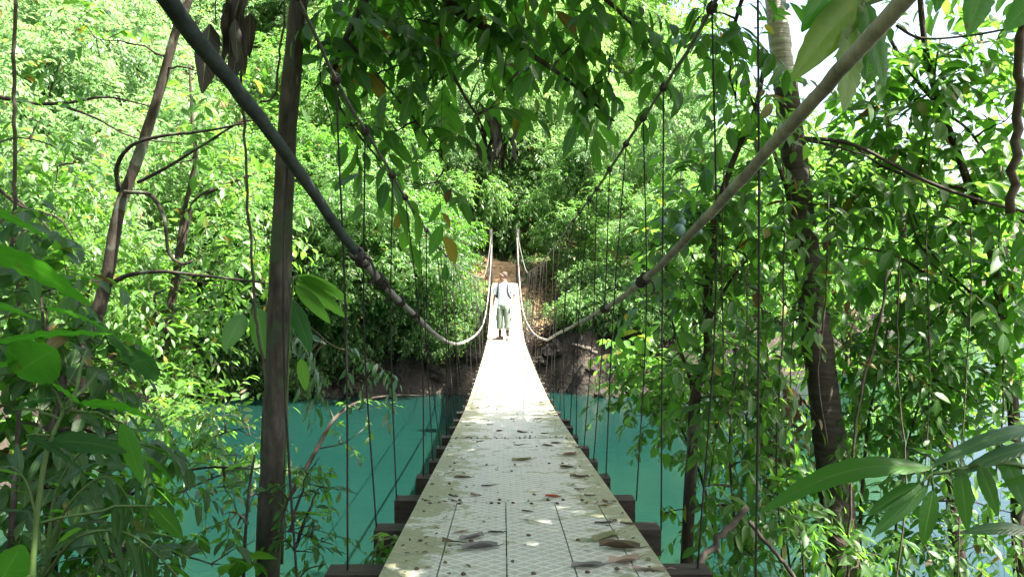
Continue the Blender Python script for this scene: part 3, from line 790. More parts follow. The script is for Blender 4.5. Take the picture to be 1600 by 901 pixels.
def dry_leaf(p, length, wid, ang, curl, mat, name='fallen_leaf', cup=.5, twist=0.0, stalk=True):
    n = 9; V = []; U = []
    for i in range(n):
        t = i / (n - 1); w = wid * length * .5 * max(0.02, math.sin(math.pi * min(.985, t * .93 + .05)) ** .8)
        for s in (-1, -.5, 0, .5, 1):
            ww = w * (1 + .12 * math.sin(9 * t + s * 5))
            V.append((s * ww, (t - .5) * length, abs(s) ** 1.5 * w * cup + curl * .35 * length * (t - .45) ** 2 * (1 + .6 * s) + .05 * length * math.sin(6 * t + 2 * s) * abs(s) + twist * s * t * w))
            U.append((.5 + s / 2, t))
    V = np.array(V); F = [(i * 5 + k, i * 5 + k + 1, i * 5 + 6 + k, i * 5 + 5 + k) for i in range(n - 1) for k in range(4)]
    ca, sa = math.cos(ang), math.sin(ang)
    V = V @ np.array([[ca, sa, 0], [-sa, ca, 0], [0, 0, 1]])
    slope = (deck_z(p[1] + .2) - deck_z(p[1] - .2)) / .4
    V[:, 2] *= .75; V[:, 2] += V[:, 1] * slope - V[:, 2].min() + .004
    g = Geo(); g.add(V + p, F, 0, U)
    if stalk:
        e = V[2] + p; d = np.array([-sa * -1, -ca, 0]) * -1
        d = unit(V[2] - V[12]); g.tube([e, e + d * length * .16 + [0, 0, .004], e + d * length * .3], [.0022, .0018, .001], 4)
    c = np.array([p[0], p[1], deck_z(p[1])])
    return g.build(name, M[mat], None, c)


GRP = 'dead leaves fallen on the deck'
special = [
    (750, 857, .14, .42, 1.9, .35, 'leaf_grey', 'large grey crumpled leaf lying left on the nearest deck panels', 1.0),
    (737, 842, .12, .34, 2.3, .9, 'leaf_grey', 'curled dark grey leaf with a raised tip near the middle deck seam', .9),
    (722, 850, .16, .12, 1.3, .5, 'leaf_brown', 'thin brown leaf stalk lying beside the large grey leaf', .3),
    (945, 842, .155, .45, 2.4, .7, 'leaf_green_dry', 'olive green wilted leaf with ribbed blade on the right of the near deck', .6),
    (968, 857, .15, .42, 1.3, .7, 'leaf_brown', 'big dark brown crumpled leaf beside the olive green wilted leaf', 1.2),
    (975, 880, .125, .4, 2.0, 1.5, 'leaf_tan', 'tan leaf curled up at one end near the right deck edge', 1.0),
    (917, 886, .11, .42, 1.75, .5, 'leaf_grey', 'small slate grey leaf lying flat just below the curled tan leaf', .8),
    (1014, 891, .11, .3, 1.5, .2, 'leaf_tan', 'pale pinkish leaf lying flat close to the lower right deck corner', .3),
    (862, 777, .065, .55, 1.4, .8, 'leaf_red', 'small rust red leaf in the middle of the deck', .9),
    (722, 747, .09, .36, 1.5, .5, 'leaf_brown', 'dark brown leaf alone on the left half of the deck', 1.0),
    (815, 720, .14, .35, 2.0, .8, 'leaf_green_dry', 'greenish brown curled leaf near the centre line of the deck', 1.0),
]
for px, py, L, w, ang, curl, mat, lab, cup in special:
    tag(dry_leaf(deck_at(px, py), L, w, ang, curl, mat, cup=cup), lab, 'leaf', GRP)
small = [(813, 630), (845, 629), (730, 665), (765, 664), (780, 674), (750, 690), (731, 684), (810, 696), (855, 697), (868, 693), (890, 711), (850, 678), (885, 731), (905, 746), (742, 775), (707, 776), (815, 676), (904, 765), (945, 790), (942, 818), (822, 800), (980, 820), (718, 833), (774, 833), (840, 655), (777, 640), (800, 655), (887, 665), (870, 650), (905, 700), (700, 740), (760, 760), (920, 775)]
for k, (px, py) in enumerate(small):
    big = .085 if k in (8, 9, 10, 12, 13, 16, 18, 19) else .052
    tag(dry_leaf(deck_at(px, py), big * rng.uniform(.8, 1.25), rng.uniform(.3, .55), rng.uniform(.8, 2.4), rng.uniform(.3, 1.2), ('leaf_brown', 'leaf_brown', 'leaf_tan', 'leaf_dead')[k % 4], cup=rng.uniform(.5, 1.1)),
        'small dry brown leaf scattered on the pale deck beyond the first seam', 'leaf', GRP)

g = Geo()
cy_ = 1.6 + 10 * rng.random(520) ** 1.6; cx_ = np.where(rng.random(520) < .6, np.sign(rng.normal(size=520)) * (.46 - np.abs(rng.normal(0, .09, 520))), rng.uniform(-.45, .45, 520)); cx_ = np.clip(cx_, -.465, .465)
k_ = rng.random(520) < .25; cy_ = np.where(k_, np.array(seams)[rng.integers(1, 5, 520)] + rng.normal(0, .03, 520), cy_)
P = np.c_[cx_, cy_, deck_z(cy_) + .007]; D = rng.normal(0, 1, P.shape); D[:, 2] *= .15; Nn = rng.normal(0, .35, P.shape); Nn[:, 2] = 1
add_leaves(g, P, D, Nn, rng.uniform(.008, .03, 520), leaf_tpl(True, .6, .1), 0)
tag(g.build('leaf_crumbs', [M['leaf_brown']]), 'brown crumbs of dry leaves along the deck edges and seams', 'leaf crumbs', kind='stuff')

# ------------------------------------------------------------------ the walker
def skin_obj(name, verts, edges, radii, mat, parent, root=0, sub=2):
    me = bpy.data.meshes.new(name); me.from_pydata([tuple(v) for v in verts], edges, [])
    ob = bpy.data.objects.new(name, me); put(ob, parent); me.materials.append(mat)
    md = ob.modifiers.new('skin', 'SKIN'); md.use_smooth_shade = True
    sv = me.skin_vertices[0].data if me.skin_vertices else None
    if sv is None:
        import bmesh
        bm = bmesh.new(); bm.from_mesh(me); bm.verts.layers.skin.verify(); bm.to_mesh(me); bm.free(); sv = me.skin_vertices[0].data
    for i, r in enumerate(radii):
        sv[i].radius = r if isinstance(r, tuple) else (r, r)
        sv[i].use_root = (i == root)
    s = ob.modifiers.new('sub', 'SUBSURF'); s.levels = sub; s.render_levels = sub
    return ob


def rings(geo, L, seg=16, mat=0, caps=True):
    """loft of elliptical rings: (cx, cy, cz, rx, ry)"""
    ang = np.linspace(0, 2 * math.pi, seg, endpoint=False); V = []
    for cx, cy, czz, rx, ry in L:
        V += [(cx + rx * math.cos(a), cy + ry * math.sin(a), czz) for a in ang]
    F = []
    for i in range(len(L) - 1):
        for k in range(seg):
            k2 = (k + 1) % seg; F.append((i * seg + k, i * seg + k2, (i + 1) * seg + k2, (i + 1) * seg + k))
    if caps: F.append(tuple(range(seg - 1, -1, -1))); F.append(tuple((len(L) - 1) * seg + k for k in range(seg)))
    geo.add(V, F, mat)


def plain(name, col, rough=.8, scale=30, var=.25, bump=.2):
    c = np.array(col)
    return surf_mat(name, [(.3, tuple(c * (1 - var))), (.7, tuple(np.minimum(1, c * (1 + var))))], scale, rough, bump, .004)


M['skin'] = plain('skin', (.27, .15, .105), .55, 20, .08, .05)
M['hair'] = plain('hair', (.045, .033, .024), .7, 60, .4, .5)
M['shirt'] = plain('white_cotton', (.68, .71, .72), .85, 14, .05, .35)
M['trousers'] = plain('grey_green_cloth', (.105, .135, .10), .85, 12, .15, .4)
M['sock'] = plain('dark_sock', (.025, .025, .028), .9)
M['shoe'] = plain('dark_shoe', (.045, .036, .030), .7, 40, .3)
M['strap'] = plain('dark_webbing', (.022, .028, .036), .7, 40, .3)
M['eye'] = plain('eye', (.03, .02, .015), .3, 10, .1, 0)

pp = deck_at(787, 531.5)
pz = deck_z(pp[1]) + .004
walker = thing('person', 'person in white T-shirt and rolled grey green trousers standing on the deck, looking aside', 'person', (pp[0], pp[1], pz), rz=R(-12))
# joints: faces -Y; -X is the viewer's left
bv = [(0, 0, .95), (0, 0, 1.12), (0, .01, 1.30), (0, .015, 1.44), (0, .005, 1.52), (-.012, -.005, 1.60), (-.018, -.01, 1.67), (-.015, 0, 1.735)]
br = [(.14, .10), (.12, .09), (.13, .095), (.08, .07), (.055, .055), (.068, .072), (.078, .088), (.052, .06)]
be = [(0, 1), (1, 2), (2, 3), (3, 4), (4, 5), (5, 6), (6, 7)]


def chain(start, pts, rs):
    last = start
    for p, r in zip(pts, rs):
        bv.append(p); br.append(r); be.append((last, len(bv) - 1)); last = len(bv) - 1
    return last


w_l = chain(3, [(-.155, .01, 1.42), (-.215, .02, 1.27), (-.245, .035, 1.13), (-.262, .0, 1.0), (-.268, -.035, .885)], [.055, .047, .040, .036, .026])
w_r = chain(3, [(.155, .01, 1.42), (.225, .035, 1.28), (.275, .06, 1.14), (.262, .01, 1.02), (.225, -.05, .92)], [.055, .047, .040, .036, .026])
for w, o, sgn in ((w_l, np.array([-.268, -.035, .885]), -1), (w_r, np.array([.225, -.05, .92]), 1)):
    pc_ = o + np.array([.0 * sgn, -.02, -.055]); palm = chain(w, [tuple(pc_)], [(.030, .020)])
    for k, ln in enumerate((.062, .072, .068, .052)):
        f0 = pc_ + np.array([.004 * sgn, -.027 + .018 * k, -.035]); f1 = f0 + np.array([-.006 * sgn, -.004, -ln * .55]); f2 = f1 + np.array([-.016 * sgn, -.004, -ln * .45])
        chain(palm, [tuple(f0), tuple(f1), tuple(f2)], [.0095, .0085, .007])
    t0 = pc_ + np.array([-.006 * sgn, -.030, .012]); chain(palm, [tuple(t0), tuple(t0 + [-.008 * sgn, -.018, -.028]), tuple(t0 + [-.012 * sgn, -.02, -.052])], [.012, .010, .008])
for sgn, fx, fy in ((-1, -.10, -.03), (1, .01, -.10)):
    chain(0, [(.085 * sgn, .0, .90), (.093 * sgn, -.015, .70), (.098 * sgn, -.02, .50), (.10 * sgn, .01, .28), (.10 * sgn, .025, .10), (.10 * sgn + fx, .02 + fy, .045)], [.085, .078, .056, .050, .036, .036])
# nose, chin and ear on the turned head (looks towards -X)
chain(6, [(-.098, -.035, 1.645), (-.118, -.043, 1.625)], [.022, .012])
chain(5, [(-.075, -.03, 1.575), (-.088, -.035, 1.565)], [.035, .022])
chain(6, [(.012, -.088, 1.64)], [.016])
body = skin_obj('body', bv, be, br, M['skin'], walker)
g = Geo()
V = []; F = []
nu, nv = 16, 8
for j in range(nv):
    for i in range(nu):
        a = 2 * math.pi * i / nu; e = -.35 + (math.pi / 2 + .33) * j / (nv - 1)
        V.append((.010 + .098 * math.cos(a) * math.cos(e) * (1 if math.cos(a) > 0 else .84), -.006 + .086 * math.sin(a) * math.cos(e), 1.676 + .090 * math.sin(e) + (.028 * max(0, -math.cos(a)) if j < 3 else 0) - (.03 * max(0, math.cos(a)) if j < 2 else 0)))
for j in range(nv - 1):
    for i in range(nu):
        i2 = (i + 1) % nu; F.append((j * nu + i, j * nu + i2, (j + 1) * nu + i2, (j + 1) * nu + i))
g.add(V, F); hair = g.build('hair', M['hair'], walker)
for yy in (-.062, .012):
    g = Geo(); g.tube([(-.092, yy, 1.662), (-.099, yy - .002, 1.662)], [.011, .006], 8); g.build('eye', M['eye'], walker)
g = Geo(); g.tube([(-.094, -.052, 1.606), (-.099, -.03, 1.604), (-.094, -.008, 1.606)], .006, 6); g.build('mouth', plain('lips', (.32, .13, .10), .5, 10, .1, 0), walker)
sh = Geo()
rings(sh, [(0, .005, .90, .172, .122), (0, .005, .93, .176, .125), (-.005, .005, 1.02, .166, .118), (0, .01, 1.12, .165, .115), (0, .01, 1.24, .178, .122), (0, .012, 1.34, .190, .122), (0, .012, 1.41, .178, .105), (0, .012, 1.455, .125, .085), (0, .01, 1.485, .078, .072)], 24, 0, False)
for sgn in (-1, 1):
    sh.tube(smooth_path([(.13 * sgn, .01, 1.40), (.19 * sgn, .014, 1.36), (.222 * sgn + (.008 if sgn > 0 else 0), .022, 1.26), (.238 * sgn + (.02 if sgn > 0 else 0), .03, 1.18)], 3), np.linspace(.078, .068, 10), 14, 0, False)
sh.build('t_shirt', M['shirt'], walker)
tr = Geo()
rings(tr, [(0, 0, .80, .165, .118), (0, 0, .88, .168, .122), (0, 0, .96, .160, .115), (0, 0, .985, .157, .112)], 20, 0)
for sgn in (-1, 1):
    rings(tr, [(.096 * sgn, -.005, .30, .088, .092), (.096 * sgn, -.005, .335, .094, .098), (.097 * sgn, -.012, .345, .086, .090), (.099 * sgn, -.018, .45, .086, .088), (.098 * sgn, -.022, .52, .090, .094), (.094 * sgn, -.015, .65, .094, .100), (.088 * sgn, -.004, .80, .092, .112), (.080 * sgn, 0, .88, .086, .112)], 16)
    tr.box((.175 * sgn, -.01, .58), (.035, .11, .15))
tr.build('trousers', M['trousers'], walker)
for sgn, fx, fy in ((-1, -1.0, -.35), (1, .12, -1.0)):
    g = Geo(); rings(g, [(.10 * sgn, .018, .08, .042, .045), (.10 * sgn, .015, .16, .043, .046), (.10 * sgn, .008, .255, .053, .055)], 12); g.build('sock', M['sock'], walker)
    g = Geo(); d = unit(np.array([fx, fy, 0.0])); s_ = np.array([-d[1], d[0], 0]); o = np.array([.10 * sgn, .022, 0])
    V = []; st = [(-.085, .020, .10), (-.06, .040, .105), (0, .044, .105), (.06, .044, .085), (.12, .050, .060), (.17, .046, .045), (.20, .022, .030)]
    for t, w, h in st:
        for k in range(10):
            a = 2 * math.pi * k / 10; V.append(o + d * t + s_ * w * math.cos(a) + np.array([0, 0, max(.0, h * .5 + h * .5 * math.sin(a))]))
    F = [(i * 10 + k, i * 10 + (k + 1) % 10, i * 10 + 10 + (k + 1) % 10, i * 10 + 10 + k) for i in range(6) for k in range(10)] + [tuple(range(9, -1, -1)), tuple(60 + k for k in range(10))]
    g.add(V, F); g.build('shoe', M['shoe'], walker)
pack = thing('backpack', 'small dark backpack worn by the person, its straps over the white shirt', 'backpack', (pp[0], pp[1], pz), rz=R(-12))
g = Geo(); rings(g, [(.01, .20, 1.02, .10, .05), (.01, .205, 1.06, .125, .075), (.01, .21, 1.2, .13, .08), (.01, .205, 1.36, .12, .07), (.01, .19, 1.43, .08, .045)], 16); g.build('bag', M['strap'], pack)
for sgn in (-1, 1):
    g = Geo(); P = smooth_path([(.10 * sgn, .16, 1.40), (.105 * sgn, .08, 1.452), (.112 * sgn, -.02, 1.447), (.118 * sgn, -.088, 1.39), (.128 * sgn, -.098, 1.28), (.150 * sgn, -.080, 1.17), (.182 * sgn, .0, 1.09), (.13 * sgn, .15, 1.06)], 5)
    g.tube(P, .022, 6); g.build('strap', M['strap'], pack)
# ------------------------------------------------------------------ near plants
def stem(geo, pts, r0, r1, seg=8, mat=0, n=5, jit=.0):
    P = smooth_path([at(*p) for p in pts], n)
    if jit: P = P + rng.normal(0, jit, P.shape)
    geo.tube(P, np.linspace(r0, r1, len(P)) * rng.uniform(.93, 1.07, len(P)), seg, mat)
    return P


def near_plant(name, label, cat, stems, clumps, leafmat, bark, leaf, K, tlen, tpl, lai=1.6, group=None, droop=.4, ldroop=.35, up=.15, root_down=None, depth=.8, twig_r=.003, limb_r=.012, connect=True, out=1.0, jit=.28, world_clumps=(), crown_name='crown', spread=.85):
    """stems: list of (px-points, r0, r1); clumps: (px, py, d, rx_px, ry_px[, lai])"""
    tk = Geo(); cr = Geo(); paths = []
    for st_ in stems:
        pts, r0, r1 = st_[:3]
        paths.append(stem(tk, pts, r0, r1, 10 if r0 > .04 else 6, st_[3] if len(st_) > 3 else 0))
    allp = np.concatenate(paths) if paths else None
    cl = [(at(c[0], c[1], c[2]), (c[3] * c[2] / FPX, depth * .5 * (c[3] + c[4]) * c[2] / FPX, c[4] * c[2] / FPX), c[5] if len(c) > 5 else lai) for c in clumps]
    cl += [(np.array(c[:3], float), c[3:6], c[6] if len(c) > 6 else lai) for c in world_clumps]
    for c, r, la in cl:
        if connect and allp is not None:
            j = np.argmin(((allp - c) ** 2).sum(1) + .0); limb_to(tk, allp[j], c, min(limb_r, .02 + .0), .004, .05)
            for q in range(3):
                e = c + rng.normal(0, .6, 3) * r; limb_to(tk, c, e, .005, .002, .03, 4)
        clump(cr, c, r, la, leaf, K, tlen, tpl, up=up, out=out, droop=droop, ldroop=ldroop, twig_r=twig_r, jit=jit, spread=spread)
    base = allp[np.argmin(allp[:, 2])] if allp is not None else cl[0][0]
    t = thing(name, label, cat, base, group)
    if tk.n: tk.build('trunk' if cat == 'tree' else 'stem', bark, t, base)
    if cr.n: cr.build(crown_name, [leafmat, M['twig']], t, base)
    return t, base


def big_leaf(geo, base, tip, wid, sag=.12, roll=0.0, mat=0, fold=.25, wave=.07, n=16, ref=(0, 0, 1.0)):
    b = np.asarray(base, float); e = np.asarray(tip, float); ax = e - b; L = np.linalg.norm(ax); d = ax / L
    nn = np.asarray(ref, float) - d * np.dot(ref, d); nn /= np.linalg.norm(nn); s = np.cross(d, nn)
    cr_, sr = math.cos(roll), math.sin(roll); s, nn = s * cr_ + nn * sr, nn * cr_ - s * sr
    V = []; U = []
    for i in range(n + 1):
        t = i / n; w = wid * L * .5 * max(.015, (math.sin(math.pi * min(1, t ** .8 * .98 + .01)) ** .75))
        c = b + ax * t + np.array([0, 0, 1.0]) * sag * L * math.sin(math.pi * t)
        for q in (-1, -.6, -.25, 0, .25, .6, 1):
            V.append(c + s * q * w + nn * (fold * w * abs(q) + wave * w * math.sin(t * 40 + q * 3) * abs(q) * 1.5 - .25 * w * q * q)); U.append((.5 + q / 2, t))
    F = [(i * 7 + k, i * 7 + k + 1, i * 7 + 8 + k, i * 7 + 7 + k) for i in range(n) for k in range(6)]
    geo.add(V, F, mat, U)


# ---- trees standing at the near bank
near_plant('slender_tree', 'straight dark slender trunk beside the left cable, mossy bark', 'tree',
           [([(408, 1230, 5.0), (418, 901, 5.0), (426, 700, 5.0), (437, 450, 5.0), (449, 200, 5.0), (467, 0, 5.0), (490, -300, 5.0), (500, -700, 5.1)], .082, .045)],
           [], M['leaf_dark'], M['bark_moss'], .19, 8, .55, TPL['lance'], lai=1.5, droop=.6, ldroop=.7, up=0,
           world_clumps=[(-2.0, 4.4, 9.2, 1.3, 1.2, .8), (-.6, 5.2, 9.8, 1.3, 1.2, .8), (-2.6, 5.8, 10, 1.2, 1.2, .7), (-.9, 3.6, 10.5, 1.4, 1.2, .8)])
near_plant('leaning_tree', 'leaning crooked tree with pale streaked bark and a curled side branch at left', 'tree',
           [([(60, 1000, 6.6), (112, 650, 6.8), (150, 500, 7), (168, 430, 7), (186, 330, 7), (218, 240, 7), (250, 140, 7), (272, 60, 7), (292, 10, 7), (320, -60, 7)], .068, .028),
            ([(186, 300, 7), (183, 260, 7.0), (205, 228, 6.9), (250, 213, 6.8), (320, 205, 6.6), (385, 192, 6.4)], .022, .009),
            ([(195, 300, 6.95), (235, 305, 6.8), (256, 340, 6.7), (264, 395, 6.7), (285, 412, 6.7), (300, 408, 6.7)], .02, .011),
            ([(170, 445, 7), (200, 430, 6.9), (250, 424, 6.7), (310, 430, 6.6), (400, 440, 6.5), (440, 446, 6.4)], .024, .006),
            ([(262, 424, 6.7), (300, 438, 6.6), (345, 447, 6.5)], .012, .004),
            ([(215, 285, 6.9), (260, 262, 6.8), (320, 225, 6.6), (380, 190, 6.5), (430, 195, 6.4)], .016, .006),
            ([(262, 90, 7), (280, 20, 7), (285, -20, 7)], .03, .02)],
           [(330, 120, 6.8, 60, 40, .5), (300, 250, 6.6, 60, 40, .4), (150, 60, 7, 60, 40, .4)], M['leaf_mid'], M['bark_dark'], .15, 7, .5, TPL['mid'], lai=.7, connect=True,
           world_clumps=[(-3.2, 7.2, 9.5, 1.4, 1.2, .9), (-4.2, 6.6, 8.6, 1.3, 1.1, .8)])
near_plant('forked_tree', 'thin forked grey tree between the leaning trunk and the slender mossy trunk', 'tree',
           [([(255, 560, 9), (270, 460, 9), (285, 380, 9), (305, 315, 9), (350, 290, 9), (400, 270, 9)], .055, .012),
            ([(275, 420, 9), (288, 330, 9), (305, 250, 9), (300, 180, 9), (296, 100, 9)], .035, .012)],
           [(380, 300, 9, 70, 50, .7), (300, 200, 9, 70, 50, .6), (400, 380, 9, 60, 60, .8)], M['leaf_fresh'], M['bark_dark'], .13, 8, .5, TPL['mid'], lai=.8)
near_plant('reaching_branch', 'long bare branch reaching in from the left edge above the leaning trunk', 'branch',
           [([(-60, 140, 8), (0, 152, 8), (60, 162, 8), (110, 160, 8), (170, 152, 8), (250, 170, 8)], .028, .008), ([(90, 162, 8), (150, 185, 8), (210, 215, 8), (300, 225, 8)], .016, .005), ([(-40, 240, 7.5), (30, 215, 7.5), (110, 240, 7.5), (115, 255, 7.5)], .01, .005),
            ([(-30, 270, 7), (30, 320, 7), (90, 340, 7), (115, 375, 7)], .018, .006), ([(20, 305, 7), (70, 350, 7), (100, 400, 7)], .012, .004)],
           [(60, 190, 7.6, 50, 30, .5), (90, 260, 7.5, 60, 40, .5)], M['leaf_mid'], M['bark_dark'], .14, 7, .5, TPL['mid'], lai=.5)
near_plant('ringed_tree', 'thick dark tree right of the bridge with pale ringed bark high up', 'tree',
           [([(1352, 1150, 6.6), (1322, 901, 6.8), (1300, 720, 7), (1278, 540, 7), (1262, 420, 7), (1243, 260, 7), (1226, 120, 7)], .16, .10), ([(1227, 128, 7), (1224, 105, 7), (1212, 0, 7), (1200, -200, 7), (1195, -600, 7)], .099, .075, 1),
            ([(1262, 420, 7), (1240, 330, 6.9), (1210, 240, 6.7), (1180, 170, 6.5)], .03, .01), ([(1235, 215, 7), (1290, 225, 6.8), (1360, 245, 6.7)], .022, .006),
            ([(1240, 215, 7), (1330, 225, 6.8), (1430, 275, 6.5), (1520, 310, 6.2), (1640, 340, 6)], .02, .012)],
           [(1225, 330, 6.8, 70, 60, 1.0), (1180, 170, 6.5, 50, 60, 1.2), (1300, 320, 6.8, 80, 70, .9), (1230, 480, 6.8, 60, 70, .9), (1150, 90, 6.4, 60, 60, .8), (1300, 240, 6.9, 60, 50, .6)], M['leaf_mid'], [M['bark_ringed'], M['bark_white']], .16, 8, .5, TPL['mid'],
           world_clumps=[(2.6, 6.2, 8.6, 1.3, 1.3, .8, 1.1), (3.8, 4.8, 9.0, 1.5, 1.4, .9, 2.2), (2.9, 7.6, 9.6, 1.4, 1.4, .8, .6), (2.2, 8.6, 9.0, 1.2, 1.2, .8, .35), (3.4, 3.2, 8.4, 1.4, 1.3, .8, 2.2)])
near_plant('slim_tree', 'slim curved dark tree growing just right of the deck and its ropes', 'tree',
           [([(1070, 1060, 6.3), (1074, 850, 6.5), (1082, 700, 6.6), (1088, 610, 6.7), (1106, 550, 6.8), (1104, 480, 6.8), (1112, 400, 6.8), (1120, 330, 6.8), (1150, 240, 6.8), (1180, 170, 6.8), (1195, 100, 6.8)], .055, .018),
            ([(1086, 640, 6.7), (1078, 590, 6.7), (1060, 540, 6.7), (1050, 500, 6.7)], .022, .008), ([(1108, 500, 6.8), (1140, 440, 6.7), (1190, 380, 6.6)], .02, .006)],
           [(1050, 350, 6.8, 60, 50, 1.2), (1110, 290, 6.9, 70, 60, 1.1), (1070, 440, 6.6, 60, 50, 1.3), (1150, 390, 6.7, 70, 60, 1.1), (1160, 230, 6.9, 60, 50, .8), (1050, 560, 6.6, 50, 40, .8), (1020, 480, 7, 40, 50, .7), (1110, 620, 6.4, 40, 40, .6)],
           M['leaf_mid'], M['bark_dark'], .15, 7, .45, TPL['broad'])

slim = bpy.data.objects['slim_tree']
M['fruit'] = surf_mat('fruit_skin', [(.3, (.07, .15, .13)), (.7, (.16, .27, .25))], 25, .45, .1, .002, spec=.4)
for px, py, d, r in ((1062, 359, 6.2, .046), (1036, 345, 6.2, .034), (1066, 347, 6.3, .032), (1092, 362, 6.3, .030), (1399, 262, 6.3, .034)):
    c = at(px, py, d) - np.array(slim.location); g = Geo()
    a_ = np.linspace(.06, math.pi - .06, 9); rings(g, [(c[0], c[1], c[2] - r * 1.08 * math.cos(t), r * math.sin(t), r * math.sin(t)) for t in a_], 14)
    g.tube([c + [0, 0, r], c + [.01, 0, r + .05], c + [.03, .02, r + .12]], .003, 5)
    if px < 1200: g.build('fruit', M['fruit'], slim)

# canopy hanging over the bridge
tk_over = near_plant('overhanging_tree', 'dark leaved branches hanging over the bridge from above, pointed drooping leaves', 'tree',
           [([(560, -1300, 4.6), (600, -500, 5.0), (640, -150, 5.2), (700, 0, 5.3), (790, 60, 5.4), (880, 120, 5.5), (960, 190, 5.5)], .06, .006),
            ([(640, -150, 5.2), (580, -20, 5.1), (540, 60, 5.0), (520, 140, 5.0), (560, 210, 5.1)], .03, .005),
            ([(700, 0, 5.3), (690, 70, 5.2), (720, 140, 5.2), (750, 190, 5.2), (760, 230, 5.2)], .018, .004),
            ([(640, -150, 5.2), (800, -60, 5.4), (920, -20, 5.6), (1010, 60, 5.7), (1040, 90, 5.7)], .03, .006),
            ([(540, 60, 5), (600, 130, 5.1), (650, 190, 5.2), (700, 260, 5.3)], .012, .004),
            ([(1480, -900, 4.6), (1300, -300, 5.2), (1200, -100, 5.6), (1150, 30, 5.8), (1140, 120, 5.8)], .04, .006)],
           [(560, 20, 5, 75, 50, 1.5), (640, 30, 5.2, 80, 50, 1.4), (720, 30, 5.3, 80, 45, 1.4), (810, 40, 5.4, 80, 45, 1.3), (600, 110, 5.1, 80, 50, 1.2), (690, 125, 5.2, 60, 40, 1.0), (880, 85, 5.5, 70, 40, 1.2), (950, 120, 5.5, 50, 35, 1.2), (920, 20, 5.6, 80, 45, 1.5), (1000, 60, 5.7, 50, 40, 1.1), (780, 100, 5.4, 60, 35, 1.0),
            (540, 200, 5.0, 60, 40, .9), (620, 205, 5.2, 60, 30, .8), (690, 235, 5.3, 35, 25, .6), (600, 270, 5.1, 45, 25, .5), (680, 285, 5.3, 30, 20, .5), (500, 130, 4.9, 50, 60, .9), (765, 170, 5.3, 35, 20, .6), (1140, 60, 5.7, 60, 60, .9), (1150, 160, 5.8, 40, 50, .8), (860, -60, 5.4, 160, 60, 2.0), (640, -70, 5.2, 150, 60, 2.2), (1120, 20, 5.7, 50, 50, 1.2)],
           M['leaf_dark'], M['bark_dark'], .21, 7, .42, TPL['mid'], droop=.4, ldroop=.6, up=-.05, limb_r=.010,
           world_clumps=[(.6, 3.6, 8.6, 1.5, 1.5, .7, 1.5), (1.6, 1.6, 8.3, 1.6, 1.5, .7, 2.0), (2.4, -.6, 8.2, 1.6, 1.6, .7, 2.0), (.4, .4, 8.8, 1.6, 1.6, .7, 1.5), (1.4, 5.4, 9.0, 1.3, 1.3, .7, 1.6), (3.4, 1.4, 7.6, 1.2, 1.5, .8, 2.2), (3.6, -1.6, 7.4, 1.3, 1.5, .9, 2.0)])

for k, (nm, lab, tx, ty, boxes) in enumerate((  # out of view trees, added so their crowns shade the near deck and plants
    ('shade_tree', 'unseen tree added to shade the near deck, right of the bridge entrance', 4.2, -1.5, [(1.2, 5.0, -5, 2.2, 8.2, 10.5, 16)]),
    ('shade_tree', 'unseen tree added to shade the near deck, behind the right hand thicket', 5.0, 2.2, [(1.8, 4.6, 1.5, 5.6, 8.6, 10.6, 8)]),
    ('shade_tree', 'unseen tree added to shade the near left plants, over the bridge entrance', -3.4, -2.0, [(-4.5, 2.2, -4, 5.0, 9.2, 12, 24)]))):
    zb = ground_z(tx, ty); cl_ = []
    for x0, x1, y0, y1, z0, z1, n in boxes:
        for q in range(n): cl_.append((rng.uniform(x0, x1), rng.uniform(y0, y1), rng.uniform(z0, z1), 1.3, 1.3, .7, 1.5))
    tkc = Geo(); P = smooth_path([(tx, ty, zb - .4), (tx + .1, ty + .1, zb + 2.5), (tx - .1, ty + .2, zb + 5), (tx, ty, 10.5)], 5); tkc.tube(P, np.linspace(.17, .06, len(P)), 10); crc = Geo()
    for c in cl_:
        limb_to(tkc, P[-6], np.array(c[:3]), .05, .012, .05); clump(crc, c[:3], c[3:6], c[6], .24, 8, .7, TPL['mid'], droop=.4)
    t = thing(nm, lab, 'tree', (tx, ty, zb)); tkc.build('trunk', M['bark_dark'], t, (tx, ty, zb)); crc.build('crown', [M['leaf_mid'], M['twig']], t, (tx, ty, zb))


def dead_cluster(name, label, spots, mat, L, wid):
    g = Geo(); st = Geo(); base = at(*spots[0][:3]) + np.array([0, 0, .35])
    for px, py, d, k in spots:
        c = at(px, py, d); top = c + np.array([0, 0, .22])
        st.tube(smooth_path([base, (base + top) / 2 + rng.normal(0, .03, 3), top], 4), .004, 5)
        for i in range(k):
            b = top + rng.normal(0, .035, 3); e = b + np.array([rng.normal(0, .05), rng.normal(0, .05), -L * rng.uniform(.6, 1.1)])
            big_leaf(g, b, e, wid * rng.uniform(.7, 1.2), .05, rng.uniform(0, 6.2), 0, .7, .22, 8, ref=(.6, .8, .02))
    t = thing(name, label, 'dead leaves', base)
    st.build('stalk', M['twig'], t, base); g.build('leaves', M[mat], t, base)


dead_cluster('dead_leaf_cluster', 'shrivelled black brown leaf cluster hanging from the canopy above the walker', [(750, 245, 5.2, 5), (772, 262, 5.2, 6), (792, 262, 5.25, 6), (744, 280, 5.2, 1), (776, 285, 5.2, 3)], 'leaf_dead', .17, .30)
dead_cluster('dead_frond_cluster', 'large brown withered leaves hanging near the top left cable', [(355, 60, 4.2, 4), (372, 110, 4.2, 3), (338, 100, 4.2, 2), (385, 60, 4.2, 3)], 'leaf_dead', .34, .30)

